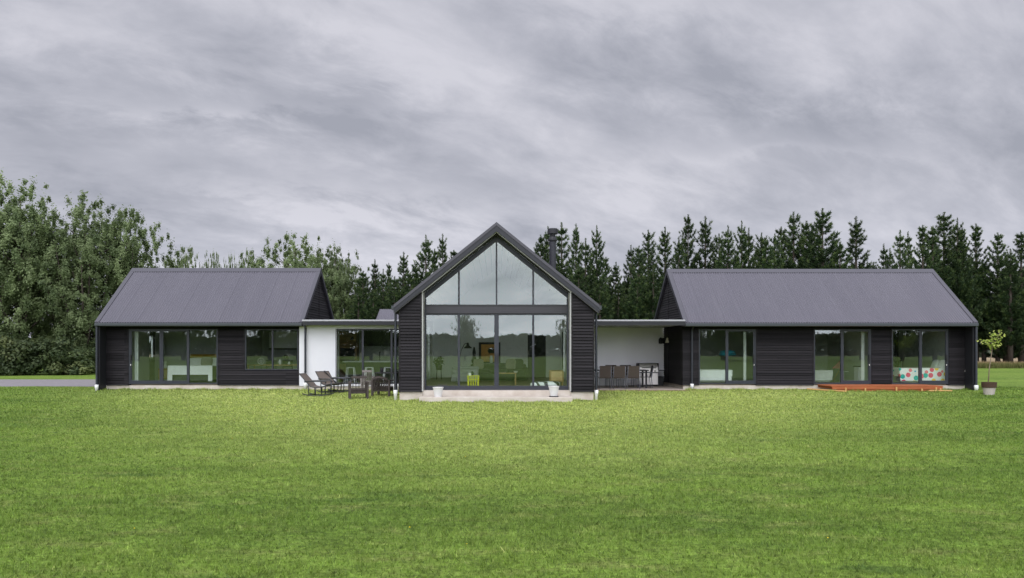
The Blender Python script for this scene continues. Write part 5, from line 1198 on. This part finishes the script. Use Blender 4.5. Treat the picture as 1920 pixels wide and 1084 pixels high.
def kitchen():
    t = thing('kitchen_island','kitchen island with white benchtop inside the white link','island',(-5.0,32.6,.30))
    MB().box(-1.45,1.4,-.25,.4,0,.85).build('body',M['sofa'],t); MB().box(-1.55,1.5,-.4,.45,.85,.90).build('benchtop',M['white'],t)
    first = None
    for px,lab in ((657,'pale metal bar stool at the island nearest the white panel'),(692,'pale metal bar stool at the middle of the island'),(727,'pale metal bar stool at the island nearest the gable')):
        if first is None:
            first = s = thing('bar_stool',lab,'stool',group='metal bar stools at the kitchen island')
            MB().box(-.15,.15,-.15,.15,.62,.65).build('seat',M['greywall'],s,bevel=.01)
            for sx in (-1,1):
                for sy in (-1,1): MB().bar((sx*.20,sy*.2,0),(sx*.135,sy*.135,.62),.035).build('leg',M['greywall'],s)
        else: s = copy_tree(first); s['label'] = lab
        s.location = (PX(px,31.6),31.7,.30)
    t = thing('oven_tower','timber faced oven tower at the back of the kitchen','oven',(PX(654,34.6),34.6,.30)); MB().box(-.42,.42,-.3,.3,0,2.2).build('body',M['wood'],t); MB().box(-.33,.33,-.312,-.301,.75,1.45).build('oven_door',M['black'],t)
    t = thing('range_cupboard','black overhead kitchen cupboards above the pale splashback','cupboard',(-4.85,34.8,1.85)); MB().box(-1.3,1.5,-.16,.14,0,.72).build('body',M['black'],t)
    t = thing('kitchen_bench','kitchen bench along the back wall below the splashback','bench',(-4.85,34.65,.30)); MB().box(-1.3,1.5,-.3,.3,0,.87).build('body',M['black'],t); MB().box(-1.3,1.5,-.31,.3,.87,.90).build('benchtop',M['white'],t)
    m = bpy.data.materials.new('glazed_tile'); m.use_nodes = True; nd,lk = m.node_tree.nodes,m.node_tree.links; br = N(nd,'ShaderNodeTexBrick'); br.inputs['Scale'].default_value = 5; br.inputs['Color1'].default_value = (.55,.58,.55,1); br.inputs['Color2'].default_value = (.42,.46,.43,1); br.inputs['Mortar'].default_value = (.2,.2,.2,1)
    tc = N(nd,'ShaderNodeTexCoord'); mp = N(nd,'ShaderNodeMapping'); mp.inputs['Rotation'].default_value = (R(90),0,0); lk.new(tc.outputs['Object'],mp.inputs[0]); lk.new(mp.outputs[0],br.inputs[0]); lk.new(br.outputs[0],nd['Principled BSDF'].inputs['Base Color']); nd['Principled BSDF'].inputs['Roughness'].default_value = .2
    b = MB().box(-1.3,1.5,0,.012,0,.65); o = b.build('splashback',m); o.location = (-4.85,34.94,1.2); tag(o,'pale glossy brick tile splashback at the back of the kitchen','splashback')
    b = MB().tube([(0,0,0),(0,0,.32),(.02,-.05,.38),(.02,-.14,.38),(.02,-.16,.33)],.014,8); o = b.build('kitchen_tap',M['black'],smooth=True); o.location = (PX(712,32.9),32.9,1.2); tag(o,'black gooseneck tap on the white island benchtop','tap')
    t = thing('pendant_lamp','small black pendant lamp over the kitchen island','lamp',(PX(660,32.4),32.5,2.1)); MB().lathe([(.02,.14),(.04,.10),(.13,0),(.11,0)],(0,0,0),16).build('lamp_shade',M['black'],t); MB().tube([(0,0,.14),(0,0,.5)],.006,6).build('cord',M['black'],t)
kitchen()
def dots():
    m = bpy.data.materials.new('dotted_duvet'); m.use_nodes = True; nd,lk = m.node_tree.nodes,m.node_tree.links
    tc = N(nd,'ShaderNodeTexCoord'); vo = N(nd,'ShaderNodeTexVoronoi'); vo.inputs['Scale'].default_value = 4.2; vo.inputs['Randomness'].default_value = .7; lk.new(tc.outputs['Object'],vo.inputs['Vector'])
    lt = N(nd,'ShaderNodeMath',operation='LESS_THAN'); lk.new(vo.outputs['Distance'],lt.inputs[0]); lt.inputs[1].default_value = .42
    sp = N(nd,'ShaderNodeSeparateColor'); lk.new(vo.outputs['Color'],sp.inputs[0]); rp = N(nd,'ShaderNodeValToRGB'); rp.color_ramp.interpolation = 'CONSTANT'; e = rp.color_ramp.elements
    e[0].color = (.75,.08,.16,1); e[1].position = .3; e[1].color = (.02,.42,.36,1)
    for p,c in ((.5,(.85,.55,.05,1)),(.68,(.85,.2,.25,1)),(.84,(.1,.45,.62,1))): q = e.new(p); q.color = c
    lk.new(sp.outputs[0],rp.inputs[0]); mx = N(nd,'ShaderNodeMix',data_type='RGBA'); lk.new(lt.outputs[0],mx.inputs[0]); mx.inputs[6].default_value = (.82,.82,.80,1); lk.new(rp.outputs[0],mx.inputs[7]); lk.new(mx.outputs[2],nd['Principled BSDF'].inputs['Base Color']); nd['Principled BSDF'].inputs['Roughness'].default_value = .9
    return m
def right_rooms():
    # beds lie along the glass: built foot-first and turned
    b = bed('single bed with rumpled white bedding behind the slider nearest the patio',(9.6,31.5,.30),.95,1.9,.52,'linen'); b.rotation_euler = (0,0,R(90))
    b = bed('bed with a knitted pale blanket behind the middle slider of the longer wing',(13.75,31.6,.30),1.0,1.9,.50,'greylinen'); b.rotation_euler = (0,0,R(90))
    b = bed('bed with a colourful dotted duvet behind the last slider of the longer wing',(16.38,31.2,.30),.95,2.1,.60,dots(),cl=.90); b.rotation_euler = (0,0,R(-90))
    t = thing('pendant_lamp','teal drum pendant lamp in the room nearest the patio','lamp',(PX(1364,32.8),32.8,1.42)); MB().lathe([(.16,0),(.34,.02),(.36,.06),(.30,.20),(.10,.25)],(0,0,0),24).build('lamp_shade',M['teal'],t,smooth=True); MB().tube([(0,0,.2),(0,0,1.15)],.008,6).build('cord',M['black'],t)
    curtain('pale curtain hanging at the patio-side room slider',X(1399),X(1404),DW+.3,.33,2.45)
    curtain('white curtain at the jamb of the middle slider',X(1622),X(1628),DW+.3,.33,2.45)
    t = thing('drawer_unit','white drawer unit behind the middle slider by its curtain','drawers',(PX(1617,31.8),31.8,.30)); MB().box(-.26,.2,-.2,.2,0,.66).build('body',M['white'],t,bevel=.01); MB().box(-.28,.22,-.22,.22,.662,.70).build('top',M['black'],t)
    for k in range(3): MB().box(-.22,.16,-.214,-.202,.04+.21*k,.22+.21*k).build('drawer',M['pvc'],t)
    # play tent
    t = thing('play_tent','pink and teal cloth play tent in the room of the middle slider','tent',(PX(1588,33.6),33.8,.30)); b = MB()
    b.prism([(-.75,-.4,.55),(-.25,-.4,.55),(-.05,-.4,1.05),(-.3,-.4,1.0)],(0,.03,0)); b.prism([(.1,-.4,.6),(.42,-.4,.55),(.25,-.4,1.0),(.05,-.4,1.05)],(0,.03,0)); b.cur = 1; b.prism([(.3,-.42,.85),(.55,-.42,.9),(.5,-.42,1.15),(.2,-.42,1.08)],(0,.03,0)); b.prism([(-.25,.0,.0),(.25,.0,.0),(.1,0,1.0),(-.05,0,1.0)],(0,.03,0)); b.build('cloth',[M['pink'],M['teal']],t)
    for sx in (-1,1): MB().bar((sx*.7,-.38,0),(sx*.02,-.38,1.18),.025).build('pole',M['wood'],t)
    table('play_table','white play table in front of the pink tent',(PX(1596,33.0),33.1,.30),.8,.4,.45,M['greywall'])
    # last room: shelf and narrow blind
    t = thing('wall_shelf','dark shelf with colourful cloths in the last room of the longer wing','shelf',(PX(1757,33.5),34.9,1.20)); MB().box(-.55,.4,-.25,.2,0,.06).build('board',M['black'],t)
    for k,mm in enumerate(('mustard','olive','teal')): MB().box(-.3+.2*k,-.14+.2*k,-.27,-.252,-.38,0).build('hanging_cloth',M[mm],t)
    curtain('narrow white blind lit beside the dark panel in the last room',PX(1703,34.8),PX(1709,34.8),34.9,1.35,2.4)
    o = MB().box(-.28,.28,-.02,.02,0,2.2).build('wardrobe_door',M['trim']); o.location = (PX(1688,35),35.0,.30); tag(o,'dark wardrobe door at the back of the last room','door')
    b = MB().lathe([(.05,0),(.06,.02),(.015,.03),(.015,.28),(.07,.30),(.02,.42)],(0,0,0),12); o = b.build('dark_ornament',M['black'],smooth=True); o.location = (PX(1690,33.4),33.5,.9); 
    tag(o,'slim dark ornament on the bedside stand in the last room','ornament')
    table('bedside_stand','black bedside stand under the slim ornament in the last room',(PX(1690,33.4),33.5,.30),.4,.35,.60,M['black'])
right_rooms()
